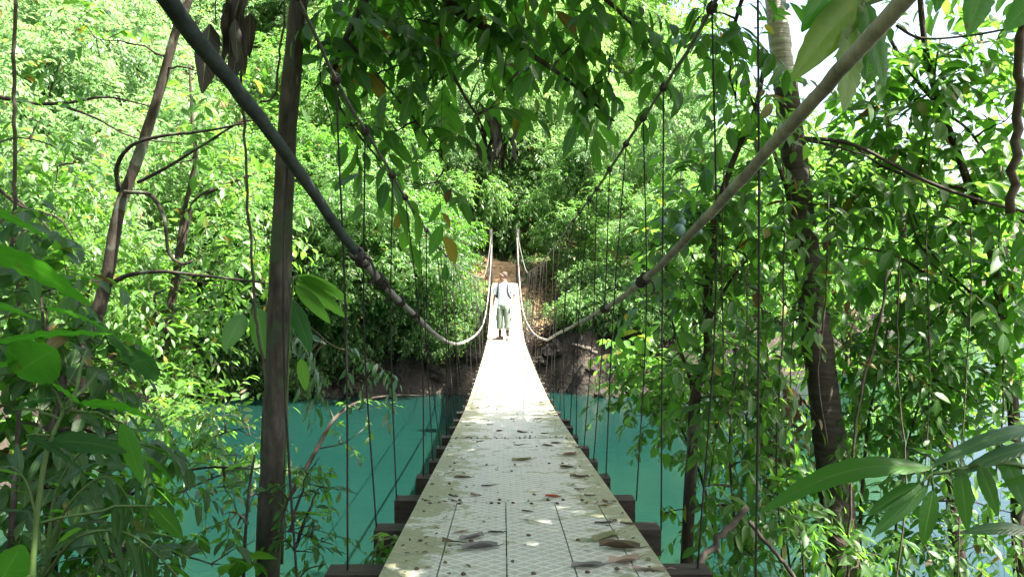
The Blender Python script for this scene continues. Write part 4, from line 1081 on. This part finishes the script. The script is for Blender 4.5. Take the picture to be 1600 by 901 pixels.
# ---- right side thicket
near_plant('broad_leaf_shrub', 'bright green broad leaved shrub leaning over the water right of the deck', 'shrub',
           [([(1130, 900, 8.4), (1100, 760, 8.4), (1060, 660, 8.4), (1010, 580, 8.4), (960, 540, 8.4)], .02, .006), ([(1100, 760, 8.4), (1120, 640, 8.3), (1090, 560, 8.3)], .015, .005)],
           [(965, 535, 8.4, 30, 22, 1.2), (1000, 560, 8.4, 45, 35, 1.3), (1040, 590, 8.4, 45, 35, 1.3), (1030, 650, 8.3, 45, 35, 1.1), (1080, 640, 8.4, 50, 40, 1.1), (1000, 620, 8.4, 40, 30, 1.0), (1110, 560, 8.4, 60, 50, 1.0), (1120, 700, 8.2, 60, 45, 1.0)],
           M['leaf_fresh'], M['bark_dark'], .13, 7, .35, TPL['broad'], droop=.3)
near_plant('thicket_tree', 'dense many stemmed leafy tree filling the upper right with light between leaves', 'tree',
           [([(1600, 1100, 7), (1590, 800, 7), (1580, 600, 7), (1550, 400, 7), (1500, 250, 7), (1450, 100, 7), (1430, -100, 7)], .06, .02),
            ([(1640, 370, 6.5), (1520, 300, 6.6), (1450, 285, 6.7), (1380, 260, 6.8), (1330, 225, 6.8)], .024, .008), ([(1580, 600, 7), (1480, 460, 7), (1400, 400, 7), (1320, 385, 7), (1240, 375, 7)], .02, .006),
            ([(1390, 60, 7), (1420, 110, 7), (1470, 170, 7), (1510, 200, 7), (1540, 240, 7)], .016, .01), ([(1400, 40, 6.4), (1440, 60, 6.4), (1520, 55, 6.3), (1600, 40, 6.2)], .012, .008), ([(1540, 480, 7), (1460, 400, 7), (1420, 320, 7)], .012, .006)],
           [(1400, 180, 7, 80, 70), (1500, 110, 7, 90, 60), (1570, 190, 6.8, 70, 80), (1440, 300, 7, 90, 70), (1540, 330, 6.8, 90, 70), (1370, 380, 7.2, 80, 70), (1480, 430, 7, 90, 70), (1580, 460, 6.8, 70, 80), (1350, 120, 7.2, 60, 60), (1430, 60, 7, 70, 40), (1340, 290, 7.2, 50, 60), (1560, 60, 6.9, 60, 50, .8)],
           M['leaf_mid'], M['bark_dark'], .20, 7, .5, TPL['mid'], lai=1.45,
           world_clumps=[(4.4, 7.2, 7.4, .9, .9, .5, .6)])
near_plant('tangled_shrub', 'tangled small leaved shrub with brown dead leaves around the thick right trunk', 'shrub',
           [([(1240, 1000, 7.2), (1230, 850, 7.2), (1200, 700, 7.2), (1170, 600, 7.2)], .012, .005), ([(1340, 1000, 7), (1345, 800, 7), (1360, 640, 7), (1390, 500, 7)], .02, .008), ([(1420, 1000, 7), (1400, 820, 7), (1430, 650, 7), (1480, 560, 7)], .014, .005), ([(1190, 980, 6.9), (1260, 840, 6.9), (1330, 760, 6.9)], .010, .004),
            ([(1280, 1000, 7.4), (1180, 830, 7.4), (1140, 700, 7.4)], .01, .004), ([(1480, 480, 7), (1400, 560, 7), (1350, 600, 7)], .014, .006)],
           [(1170, 560, 7.2, 60, 60, 1.36), (1180, 650, 7.2, 60, 55, 1.19), (1320, 540, 7.1, 60, 60, 1.36), (1400, 570, 7, 80, 60, 1.53), (1500, 560, 7, 80, 60, 1.53), (1560, 650, 6.9, 70, 60, 1.19), (1430, 650, 7.1, 80, 50, 1.36), (1220, 740, 7, 60, 50, 1.02), (1340, 680, 7, 50, 60, 1.02), (1180, 800, 6.8, 60, 60, 1.19), (1400, 830, 7, 80, 50, 1.36), (1500, 860, 7, 80, 50, 1.36), (1250, 860, 6.8, 60, 50, 1.36), (1580, 800, 7, 50, 60, 1.02), (1330, 860, 6.6, 70, 40, 1.19), (1120, 830, 6.8, 50, 50, 0.85), (1440, 740, 7.2, 60, 40, 1.02)],
           M['leaf_mid'], M['bark_dark'], .135, 7, .45, TPL['mid'], droop=.5, lai=1)
near_plant('backlit_tree', 'fresh green sunlit tree standing behind the dense right thicket', 'tree',
           [([(1500, 900, 10), (1480, 700, 10), (1440, 500, 10), (1400, 300, 10), (1380, 100, 10)], .10, .03), ([(1480, 700, 10), (1350, 560, 10), (1240, 480, 10), (1150, 440, 10)], .04, .01)],
           [(1180, 420, 10, 80, 60), (1120, 500, 10, 70, 50), (1250, 520, 10, 70, 60), (1350, 470, 10, 80, 60), (1300, 380, 10, 70, 60), (1240, 250, 10, 60, 60, .7), (1420, 380, 10, 80, 60), (1520, 420, 10, 80, 70), (1450, 520, 10, 80, 50), (1560, 540, 10, 70, 60), (1400, 230, 10, 70, 60, .7), (1500, 260, 10, 70, 60, .8), (1080, 380, 9.6, 50, 50, .9), (1150, 330, 10, 60, 50, .9), (1340, 620, 9.6, 70, 50), (1240, 620, 9.4, 60, 50, .8), (1580, 300, 10, 50, 60, .8), (1480, 640, 9.6, 70, 45, .8)],
           M['leaf_fresh'], M['bark_dark'], .19, 8, .55, TPL['mid'], lai=.8)
near_plant('drooping_shrub', 'shrub with drooping green twigs filling the space between slim tree and thick trunk', 'shrub',
           [([(1150, 1000, 6.2), (1150, 850, 6.2), (1140, 700, 6.3), (1150, 560, 6.4)], .016, .006), ([(1260, 1000, 6.0), (1255, 880, 6.0), (1240, 780, 6.1)], .012, .005)],
           [(1130, 640, 6.3, 45, 45), (1160, 720, 6.2, 50, 40), (1150, 540, 6.4, 50, 40), (1100, 760, 6.2, 35, 40, .7), (1210, 780, 6.1, 50, 40), (1250, 840, 6.0, 50, 35), (1190, 620, 6.3, 40, 40), (1040, 800, 6.4, 25, 30, .5), (1180, 870, 6.0, 50, 35, .8)],
           M['leaf_mid'], M['bark_dark'], .14, 7, .4, TPL['mid'], lai=1.0, droop=.6, ldroop=.5)
t_, b_ = near_plant('dry_creeper', 'dry brown leaved creeper dangling left of the thick right trunk', 'creeper',
           [([(1190, 480, 6.9), (1200, 560, 6.9), (1210, 640, 6.9), (1200, 720, 6.9), (1205, 800, 6.9)], .008, .004), ([(1240, 500, 6.8), (1235, 600, 6.8), (1245, 700, 6.8)], .007, .003)],
           [(1190, 590, 6.9, 25, 40, .7), (1235, 640, 6.8, 25, 45, .8), (1210, 690, 6.9, 25, 30, .6), (1330, 490, 6.7, 25, 20, .5)], M['leaf_brown'], M['vine'], .11, 5, .25, TPL['mid'], droop=.9, ldroop=.9, up=-.3)

# ---- left side undergrowth
near_plant('riverside_shrub', 'light green shrub spreading over the turquoise water left of the mossy trunk', 'shrub',
           [([(200, 960, 7.4), (230, 800, 7.4), (280, 720, 7.4), (340, 680, 7.4), (400, 665, 7.4)], .016, .004), ([(230, 800, 7.4), (300, 760, 7.3), (380, 730, 7.2), (450, 715, 7.2)], .014, .004)],
           [(300, 660, 7.6, 50, 25, 1.2), (350, 650, 7.5, 50, 25, 1.2), (390, 680, 7.4, 40, 25, 1.0), (300, 690, 7.5, 60, 25, .9), (370, 710, 7.3, 45, 22, .9), (250, 640, 7.8, 50, 30, 1.2), (330, 740, 7.2, 40, 25, .6), (430, 720, 7.2, 30, 20, .7)],
           M['leaf_fresh'], M['bark_dark'], .12, 8, .42, TPL['mid'], droop=.35)
near_plant('thin_stemmed_shrub', 'thin stemmed shrub with few leaves right beside the mossy trunk base', 'shrub',
           [([(378, 1000, 4.6), (382, 860, 4.6), (390, 760, 4.6), (398, 710, 4.6)], .012, .006), ([(440, 1000, 4.6), (470, 900, 4.6), (510, 880, 4.6)], .008, .003), ([(400, 880, 4.7), (440, 830, 4.7), (520, 850, 4.7)], .006, .003)],
           [(450, 780, 4.8, 40, 30, .6), (490, 820, 4.7, 40, 30, .6), (460, 860, 4.7, 40, 30, .7), (370, 800, 4.7, 30, 40, .5), (400, 770, 4.7, 30, 20, .5), (480, 740, 4.9, 35, 20, .6), (500, 760, 5, 30, 20, .5)],
           M['leaf_mid'], M['bark_dark'], .085, 7, .28, TPL['mid'], droop=.5)
near_plant('arching_branch', 'dark bare branch arching over the water left of the bridge', 'branch',
           [([(410, 830, 7.6), (455, 770, 7.6), (490, 710, 7.7), (522, 655, 7.8), (560, 628, 8), (610, 618, 8.2), (665, 618, 8.4)], .032, .008), ([(522, 655, 7.8), (515, 640, 7.8)], .012, .006), ([(500, 700, 7.7), (540, 690, 7.7), (580, 660, 7.9)], .008, .003)],
           [(560, 640, 7.9, 30, 18, .5), (530, 690, 7.7, 25, 18, .4)], M['leaf_mid'], M['bark_dark'], .10, 6, .3, TPL['mid'], lai=.6)
near_plant('low_arching_branch', 'thin dark branch arching low from the left bank towards the mossy trunk', 'branch',
           [([(170, 800, 5.4), (200, 775, 5.4), (260, 745, 5.3), (320, 730, 5.2), (400, 732, 5.1)], .014, .006), ([(185, 900, 5.2), (190, 800, 5.3), (192, 735, 5.4)], .03, .018)],
           [(290, 765, 5.2, 40, 25, .5), (350, 760, 5.1, 30, 25, .5)], M['leaf_glossy'], M['bark_dark'], .12, 6, .3, TPL['mid'], droop=.6)
near_plant('leafy_sprig', 'sprig with pale shiny leaves dangling on a curved red stem before the dark bank', 'plant',
           [([(470, 500, 6), (495, 520, 6.1), (520, 540, 6.2), (545, 548, 6.3), (575, 560, 6.4), (592, 572, 6.5)], .008, .003), ([(450, 470, 5.9), (470, 500, 6)], .01, .008)],
           [(598, 582, 6.5, 22, 18, 1.5), (540, 560, 6.3, 15, 15, .5), (490, 560, 6.1, 22, 30, 1.0), (462, 530, 6, 28, 40, 1.0), (455, 590, 6, 20, 15, .6)], M['leaf_glossy'], M['twig'], .12, 6, .22, TPL['lance'], droop=.6, ldroop=.8, up=-.2)
near_plant('dim_undergrowth', 'shadowy leafy bush at the left edge below the large bright leaves', 'shrub',
           [([(90, 1050, 4.2), (80, 850, 4.2), (70, 720, 4.3), (100, 600, 4.4)], .03, .012), ([(150, 1050, 4.2), (170, 880, 4.2), (190, 780, 4.2)], .02, .008), ([(10, 1000, 4), (20, 800, 4), (30, 640, 4.2)], .022, .01)],
           [(210, 760, 4.6, 50, 45, 1.3), (220, 690, 4.8, 40, 35, 1.1), (140, 730, 4.5, 60, 45, 1.4), (110, 660, 4.6, 55, 45, 1.3), (60, 560, 4.6, 70, 60, 1.76), (30, 660, 4.4, 60, 60, 1.92), (120, 560, 4.8, 60, 50, 1.44), (40, 760, 4.2, 60, 50, 1.92), (110, 850, 4, 70, 50, 1.76), (40, 880, 3.9, 60, 50, 1.92), (180, 870, 4, 60, 40, 1.44), (60, 460, 4.8, 70, 50, 1.44), (150, 640, 4.8, 50, 50, 1.28), (20, 380, 5, 60, 60, 1.44), (250, 880, 4.2, 60, 35, 1.28), (330, 880, 4.3, 50, 30, 1.28)],
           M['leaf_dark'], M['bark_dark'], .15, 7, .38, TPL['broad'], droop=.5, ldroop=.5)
near_plant('left_bank_bush', 'light leafy bush on the left bank behind the leaning trunk', 'shrub',
           [([(100, 700, 9), (120, 560, 9), (140, 450, 9)], .03, .012), ([(240, 660, 9), (250, 540, 9), (240, 460, 9)], .03, .012), ([(20, 700, 8.5), (30, 500, 8.5), (20, 380, 8.5)], .03, .012)],
           [(60, 330, 9, 80, 60), (130, 420, 9, 80, 60), (60, 450, 8.8, 80, 60), (230, 470, 9, 70, 60), (250, 560, 9, 60, 50), (150, 530, 9, 70, 60), (290, 520, 9.4, 50, 50), (200, 600, 9, 60, 50), (270, 610, 9, 50, 35), (330, 480, 9.6, 50, 50, .8), (20, 250, 9, 60, 60, .8), (130, 300, 9.4, 60, 60, .7), (360, 420, 9.6, 60, 50, .7), (220, 380, 9.4, 50, 50, .7)],
           M['leaf_fresh'], M['bark_dark'], .13, 8, .5, TPL['mid'], lai=1.15, droop=.4)
near_plant('deck_side_sprig', 'small green sprig poking over the lower left deck edge', 'plant',
           [([(560, 960, 3.0), (575, 900, 3.05), (590, 850, 3.1), (615, 838, 3.12)], .006, .003)],
           [(590, 835, 3.1, 22, 14, 1.6), (625, 845, 3.1, 18, 12, 1.6), (583, 880, 3.05, 14, 18, 1.2)], M['leaf_mid'], M['stalk_green'], .095, 6, .16, TPL['lance'], droop=.4, ldroop=.4)

# ---- plants with large single leaves close to the viewer
def big_plant(name, label, cat, leaves, mat, stalk=None, wid_default=.4):
    allb = [at(*l[0]) for l in leaves]
    base = at(*stalk[0]) if stalk else allb[0]
    t = thing(name, label, cat, base)
    if stalk:
        g = Geo(); P = stem(g, stalk, .012, .006, 7); hub = P
        for b in allb:
            j = np.argmin(((P - b) ** 2).sum(1)); d = np.linalg.norm(P[j] - b)
            if d > .02: limb_to(g, P[j], b, .006, .004, .05, 5)
        g.build('stem', M['stalk_green'], t, base)
    for l in leaves:
        b0, b1 = at(*l[0]), at(*l[1]); st_ = abs(unit(b1 - b0)[2]) > .66
        g = Geo(); big_leaf(g, b0, b1, l[2], l[3], l[4] - 1.15 if st_ else l[4], 0, l[5] if len(l) > 5 else .25, ref=(.15, -1, .25) if st_ else (0, 0, 1.0))
        g.build('leaf', M[l[6] if len(l) > 6 else mat], t, base)
    return t


big_plant('large_leaf_plant', 'plant with very large bright green leaves at the left edge of the view', 'plant',
          [((-60, 380, 2.3), (142, 478, 2.5), .32, .08, .5), ((-50, 320, 2.4), (75, 372, 2.5), .35, .06, .3), ((-30, 540, 2.6), (176, 522, 2.8), .26, .05, .3), ((25, 585, 2.6), (88, 545, 2.55), .95, .03, 1.0), ((70, 480, 3), (178, 520, 3), .35, .05, .4), ((-40, 470, 2.6), (60, 500, 2.6), .4, .05, .5), ((-60, 600, 2.5), (40, 560, 2.6), .4, .06, .4)], 'leaf_big',
          [(-120, 1100, 2.3), (-110, 800, 2.35), (-90, 500, 2.3), (-80, 400, 2.3)])
big_plant('ribbed_leaf_plant', 'low plant with ribbed oval leaves, one bright leaf spread over a dark one, lower left', 'plant',
          [((118, 632, 2.7), (248, 660, 2.75), .40, .10, .5), ((75, 596, 2.7), (150, 655, 2.7), .42, .06, .6), ((82, 690, 2.6), (198, 705, 2.6), .42, .05, 1.0, .25, 'leaf_glossy'), ((42, 680, 2.6), (130, 735, 2.6), .36, .05, .8, .25, 'leaf_glossy'), ((190, 660, 2.9), (222, 755, 2.9), .30, .02, 1.0), ((20, 640, 2.8), (115, 620, 2.8), .35, .06, .2, .25, 'leaf_glossy'), ((240, 790, 2.9), (285, 840, 2.9), .5, .02, .8, .25, 'leaf_dark'), ((165, 525, 3.4), (190, 535, 3.2), 1.0, .02, .9, .2, 'leaf_glossy'), ((200, 570, 3.6), (240, 560, 3.4), .8, .02, .9, .2, 'leaf_glossy'), ((-10, 930, 2.4), (35, 850, 2.4), .7, .04, .5)], 'leaf_big',
          [(40, 1150, 2.6), (50, 900, 2.6), (70, 720, 2.65), (100, 640, 2.7)])
big_plant('lobed_leaf_plant', 'bright translucent lobed leaves just right of the mossy trunk', 'plant',
          [((462, 440, 5.2), (540, 496, 5.3), .30, .05, .9), ((465, 430, 5.2), (550, 474, 5.3), .26, .05, .9), ((462, 446, 5.2), (516, 505, 5.3), .28, .03, .9), ((464, 434, 5.2), (528, 452, 5.3), .28, .05, .8), ((455, 470, 5.1), (486, 550, 5.2), .32, .03, .9, .2, 'leaf_glossy'), ((380, 490, 5.1), (350, 548, 5), .6, .03, .8), ((400, 480, 5.1), (415, 560, 5), .45, .02, .8, .2, 'leaf_mid'), ((470, 560, 5.3), (478, 610, 5.3), .4, .02, .8), ((350, 735, 5), (405, 718, 5), .3, .04, .4), ((450, 735, 5), (520, 755, 5), .22, .03, .4), ((450, 800, 4.8), (520, 806, 4.8), .25, .03, .6, .2, 'leaf_mid')], 'leaf_fresh',
          [(440, 880, 5.1), (446, 700, 5.1), (452, 520, 5.1), (458, 435, 5.1)])
big_plant('yellowing_leaf_branch', 'large yellowing hanging leaves beside the upper right cable', 'branch',
          [((1352, -5, 2.5), (1237, 125, 2.4), .30, .05, 1.35), ((1335, 35, 2.5), (1318, 175, 2.4), .36, .02, 1.5), ((1350, 0, 2.5), (1382, 135, 2.45), .34, .02, 1.3, .25, 'leaf_big'), ((1340, 20, 2.55), (1350, 125, 2.5), .30, .02, 1.2, .25, 'leaf_dark'), ((1330, -60, 2.5), (1252, 50, 2.45), .34, .05, 1.4, .25, 'leaf_big'), ((1390, -60, 2.6), (1300, 60, 2.6), .3, .04, 1.3), ((1545, -45, 2.6), (1512, 56, 2.6), .5, .03, 1.2, .25, 'leaf_big'), ((1630, -15, 2.6), (1570, 48, 2.6), .5, .03, 1.2, .25, 'leaf_big'), ((1480, -60, 2.7), (1462, 20, 2.7), .4, .03, 1.2, .25, 'leaf_big')], 'leaf_yellowing',
          [(1660, -160, 2.7), (1560, -60, 2.65), (1450, -25, 2.55), (1345, 10, 2.5)])
big_plant('strap_leaf_plant', 'plant with long dark strap leaves spreading from the lower right edge', 'plant',
          [((1455, 730, 2.5), (1187, 800, 2.45), .16, .10, .5, .3), ((1440, 755, 2.5), (1355, 805, 2.5), .25, .03, .8, .25, 'leaf_dark'), ((1450, 758, 2.5), (1362, 838, 2.5), .22, .02, .8, .25, 'leaf_dark'), ((1458, 765, 2.5), (1442, 852, 2.5), .32, .01, .9, .25, 'leaf_dark'), ((1640, 665, 2.6), (1455, 728, 2.5), .14, .05, .4, .3, 'leaf_glossy'), ((1640, 690, 2.6), (1490, 745, 2.5), .14, .04, .5, .3, 'leaf_glossy'), ((1500, 730, 2.5), (1512, 830, 2.5), .28, .02, .9, .25, 'leaf_dark'), ((1530, 725, 2.5), (1560, 805, 2.5), .3, .02, .9, .25, 'leaf_dark'), ((1640, 740, 2.5), (1560, 760, 2.5), .2, .03, .5), ((1560, 690, 2.6), (1605, 800, 2.5), .3, .02, .9, .25, 'leaf_dark'), ((1420, 700, 2.7), (1500, 720, 2.6), .2, .04, .6, .25, 'leaf_dark'), ((1620, 830, 2.5), (1500, 832, 2.5), .2, .05, .6, .25, 'leaf_glossy')], 'leaf_big',
          [(1700, 1000, 2.5), (1660, 800, 2.55), (1590, 725, 2.55), (1455, 740, 2.5)])


def frond(geo, P, ln, nl, wid, mat=0, droop=.6):
    P = smooth_path(P, 10); idx = np.linspace(3, len(P) - 1, nl).astype(int)
    for q, i in enumerate(idx):
        t = P[min(i + 1, len(P) - 1)] - P[max(i - 1, 0)]; t = t / np.linalg.norm(t); s = np.cross(t, [0, 0, 1.0]); s /= np.linalg.norm(s)
        k = ln * (.55 + .6 * math.sin(math.pi * (q + 1) / (nl + 1)))
        for sg in (-1, 1):
            d = t * .55 + s * sg * .7 + np.array([0, 0, -droop]) + rng.normal(0, .08, 3); d /= np.linalg.norm(d)
            big_leaf(geo, P[i], P[i] + d * k, wid, .06, rng.uniform(-.4, .4), mat, .35, .0, 6)
    geo.tube(P, np.linspace(.008, .002, len(P)), 5, 1)


pb = at(60, 980, 3.1)
palm = thing('palm', 'small palm with drooping silvery fronds in the lower left shade', 'palm', pb)
for pts, ln in (([(70, 900, 3.1), (90, 760, 3.1), (150, 690, 3.1), (215, 700, 3.1), (240, 760, 3.1)], .22), ([(70, 900, 3.1), (100, 800, 3.0), (160, 745, 3.0), (200, 780, 3.0), (215, 850, 3.0)], 0.20), ([(70, 900, 3.1), (50, 780, 3.2), (20, 730, 3.2), (-30, 740, 3.2)], .2), ([(70, 900, 3.1), (120, 840, 2.9), (190, 830, 2.9), (250, 870, 2.9), (300, 930, 2.9)], .2)):
    g = Geo(); frond(g, [at(*p) for p in pts], ln * 1.1, 11, .12, 0, .3); g.build('frond', [M['leaf_dark'], M['stalk_green']], palm, pb)

# ---- hanging vines and bare sticks
def vine(label, pts, r, n=6, name='hanging_vine'):
    g = Geo(); P = smooth_path([at(*p) for p in pts], n); P = P + rng.normal(0, r * .5, P.shape)
    g.tube(P, r, 6); o = g.build(name, M['vine'], None, P[0]); tag(o, label, 'vine'); return o


vine('thin dark vine dangling left of the mossy trunk and swinging down to the water', [(372, -150, 4.6), (372, 20, 4.6), (380, 170, 4.6), (386, 300, 4.6), (396, 440, 4.6), (404, 520, 4.6), (414, 590, 4.6)], .008)
vine('wiry vine looping beside the top of the mossy trunk', [(444, -120, 4.8), (446, 10, 4.8), (436, 90, 4.8), (428, 150, 4.8), (405, 160, 4.8)], .007)
vine('grey vine hanging straight down near the left edge', [(28, -150, 6), (24, 20, 6), (22, 150, 6), (24, 260, 6), (22, 340, 6), (15, 420, 6)], .014)
vine('vine hanging at the far right edge', [(1596, -150, 5), (1595, 60, 5), (1588, 200, 5), (1586, 330, 5)], .028)
vine('thin vertical creeper stem close to the thick right trunk', [(1388, 420, 6.6), (1370, 520, 6.6), (1340, 640, 6.5), (1330, 760, 6.5), (1322, 900, 6.5), (1318, 1000, 6.5)], .012)
vine('rope like vine hanging among the right leaves over the water', [(1470, 60, 6.9), (1440, 250, 6.9), (1420, 330, 6.9), (1450, 400, 6.9), (1520, 470, 6.9)], .009)
for px, y0, y1, d in ((1128, 420, 760, 6.4), (1165, 560, 900, 6.2), (1222, 520, 870, 6.3), (1290, 460, 700, 6.5), (1402, 560, 960, 6.3), (1448, 380, 800, 6.6), (1515, 500, 960, 6.4), (1560, 420, 860, 6.6)):
    o = vine('thin brown vine hanging among the leaves right of the deck', [(px + 4, y0 - 160, d), (px, y0, d), (px + rng.uniform(-14, 14), (y0 + y1) / 2, d), (px + rng.uniform(-25, 25), y1, d)], rng.uniform(.004, .008))
    o['group'] = 'thin vines in the right thicket'
vine('dark dead stick leaning against the beam end right of the deck', [(1085, 890, 3.8), (1120, 845, 3.9), (1168, 792, 4.0)], .018, name='dead_stick')
vine('thin dead stick lying across the lower right thicket', [(1170, 815, 5.0), (1210, 860, 5.0), (1245, 905, 5.0), (1290, 980, 5.0)], .014, name='dead_stick')

# ------------------------------------------------------------------ rocks, litter and ground plants on the banks
rock_me = []
for k in range(4):
    import bmesh
    bm = bmesh.new(); bmesh.ops.create_icosphere(bm, subdivisions=4, radius=1)
    for v in bm.verts:
        n = mnoise.noise(v.co * 1.1 + Vector((k * 7, 0, 0))) * .5 + mnoise.noise(v.co * 2.8 + Vector((0, k * 5, 0))) * .3 + (.5 - abs(mnoise.noise(v.co * 4.5 + Vector((k * 3, 0, 0))))) * .18 + mnoise.noise(v.co * 9) * .06
        v.co = v.co * (1 + n); v.co.z *= .7
    me = bpy.data.meshes.new('boulder'); bm.to_mesh(me); bm.free(); me.materials.append(M['rock'])
    for p in me.polygons: p.use_smooth = True
    rock_me.append(me)
for k in range(34):
    x = rng.uniform(-9.5, 9.5); y = 26.9 + .5 * float(wob(np.array(x), np.array(0.0), .8)) + rng.uniform(-.4, 1.4)
    o = bpy.data.objects.new('boulder', rock_me[k % 4]); s = rng.uniform(.18, .48)
    put(o, None, (x, y, max(-.05, ground_z(x, y)) + s * .02)); o.scale = (s, s * .8, s * rng.uniform(.7, 1.1)); o.rotation_euler = (rng.uniform(-.3, .3), rng.uniform(-.3, .3), rng.uniform(0, 6))
    tag(o, 'rough grey brown boulder at the foot of the far river bank', 'boulder', 'boulders along the far waterline')

# ground cover: leafy low growth and dry leaf litter
def on_ground(n, x0, x1, y0, y1, zmin):
    X = rng.uniform(x0, x1, n); Y = rng.uniform(y0, y1, n); Zg = mesh_z(X, Y)
    k = Zg > zmin; return np.c_[X[k], Y[k], Zg[k]]


g = Geo()
for (n, x0, x1, y0, y1, zm) in ((17000, -40, -8.8, 4, 50, .25), (7000, -9, 18, 28.3, 60, 2.2), (500, -7, -1.6, -.5, 3.2, 1.6), (600, 1.6, 9, -.5, 4, 1.2), (9000, 9, 70, 28, 140, .3)):
    P = on_ground(n, x0, x1, y0, y1, zm)
    if y0 > 28 and x0 > -10: P = P[~((np.abs(P[:, 0]) < 1.2) | ((P[:, 0] > 1) & (P[:, 0] < 4.5) & (P[:, 1] < 33)))]
    sc = .5 if y1 > 10 else .28
    D = rng.normal(0, .7, P.shape); D[:, 2] = 1.0
    sprays(g, P - [0, 0, .05], D, sc * rng.uniform(.8, 1.8, len(P)), 7, .20 if sc > .4 else .12, TPL['far'], droop=.5, twig_r=.004)
tag(g.build('undergrowth', [M['leaf_mid'], M['twig']]), 'low leafy undergrowth covering the river banks', 'undergrowth', kind='stuff')
g = Geo()
P = np.concatenate([on_ground(6000, -6, 9, 28, 36, 1.4), on_ground(6000, 1, 5, 28.2, 33, 1.2), on_ground(400, -5, 5, -2, 3, 1.5)])
D = rng.normal(0, 1, P.shape); D[:, 2] *= .2
Nn = rng.normal(0, .4, P.shape); Nn[:, 2] = 1
add_leaves(g, P + [0, 0, .14], D, Nn, rng.uniform(.06, .15, len(P)), TPL['mid'], 0)
tag(g.build('leaf_litter', [M['leaf_litter']]), 'dry brown leaf litter on the banks', 'leaf litter', kind='stuff')
vine('pale fallen log lying on the far bank just right of the bridge', [(898, 538, 27.2), (915, 544, 27.0), (932, 551, 26.8)], .07, name='fallen_log')

# ------------------------------------------------------------------ light, sky, camera
SUN_EL, SUN_AZ = 60.0, 113.0            # azimuth clockwise from the bridge axis
w = bpy.data.worlds.new('World'); scene.world = w; w.use_nodes = True
nt = w.node_tree; bg = nt.nodes['Background']
sky = nt.nodes.new('ShaderNodeTexSky'); sky.sky_type = 'NISHITA'; sky.sun_disc = False
sky.sun_elevation = R(SUN_EL); sky.sun_rotation = R(SUN_AZ); sky.air_density = 1.0; sky.dust_density = 6.0; sky.ozone_density = 1.0
nt.links.new(sky.outputs[0], bg.inputs[0]); bg.inputs[1].default_value = .10
sl = bpy.data.lights.new('sun', 'SUN'); sl.energy = 5.0; sl.angle = R(.5); sl.color = (1, .95, .86)
so = bpy.data.objects.new('sun', sl); COL.objects.link(so)
sd = Vector((math.sin(R(SUN_AZ)) * math.cos(R(SUN_EL)), math.cos(R(SUN_AZ)) * math.cos(R(SUN_EL)), math.sin(R(SUN_EL))))
so.rotation_euler = sd.to_track_quat('Z', 'Y').to_euler(); so.location = sd * 60

cd = bpy.data.cameras.new('camera'); cd.sensor_width = 36; cd.lens = 36 * FPX / 1600; cd.clip_start = .05; cd.clip_end = 2000
co = bpy.data.objects.new('camera', cd); COL.objects.link(co); co.location = CAM
from mathutils import Matrix
co.rotation_euler = Matrix((RT, UP, -FW)).transposed().to_euler()
scene.camera = co

scene.render.engine = 'CYCLES'
cy = scene.cycles
cy.use_denoising = True
cy.max_bounces = 7; cy.diffuse_bounces = 3; cy.glossy_bounces = 2; cy.transmission_bounces = 5; cy.transparent_max_bounces = 4
cy.caustics_reflective = False; cy.caustics_refractive = False; cy.sample_clamp_indirect = 6
vs = scene.view_settings; vs.view_transform = 'Standard'; vs.look = 'None'; vs.gamma = 1; vs.use_curve_mapping = False
vs.exposure = 2.88
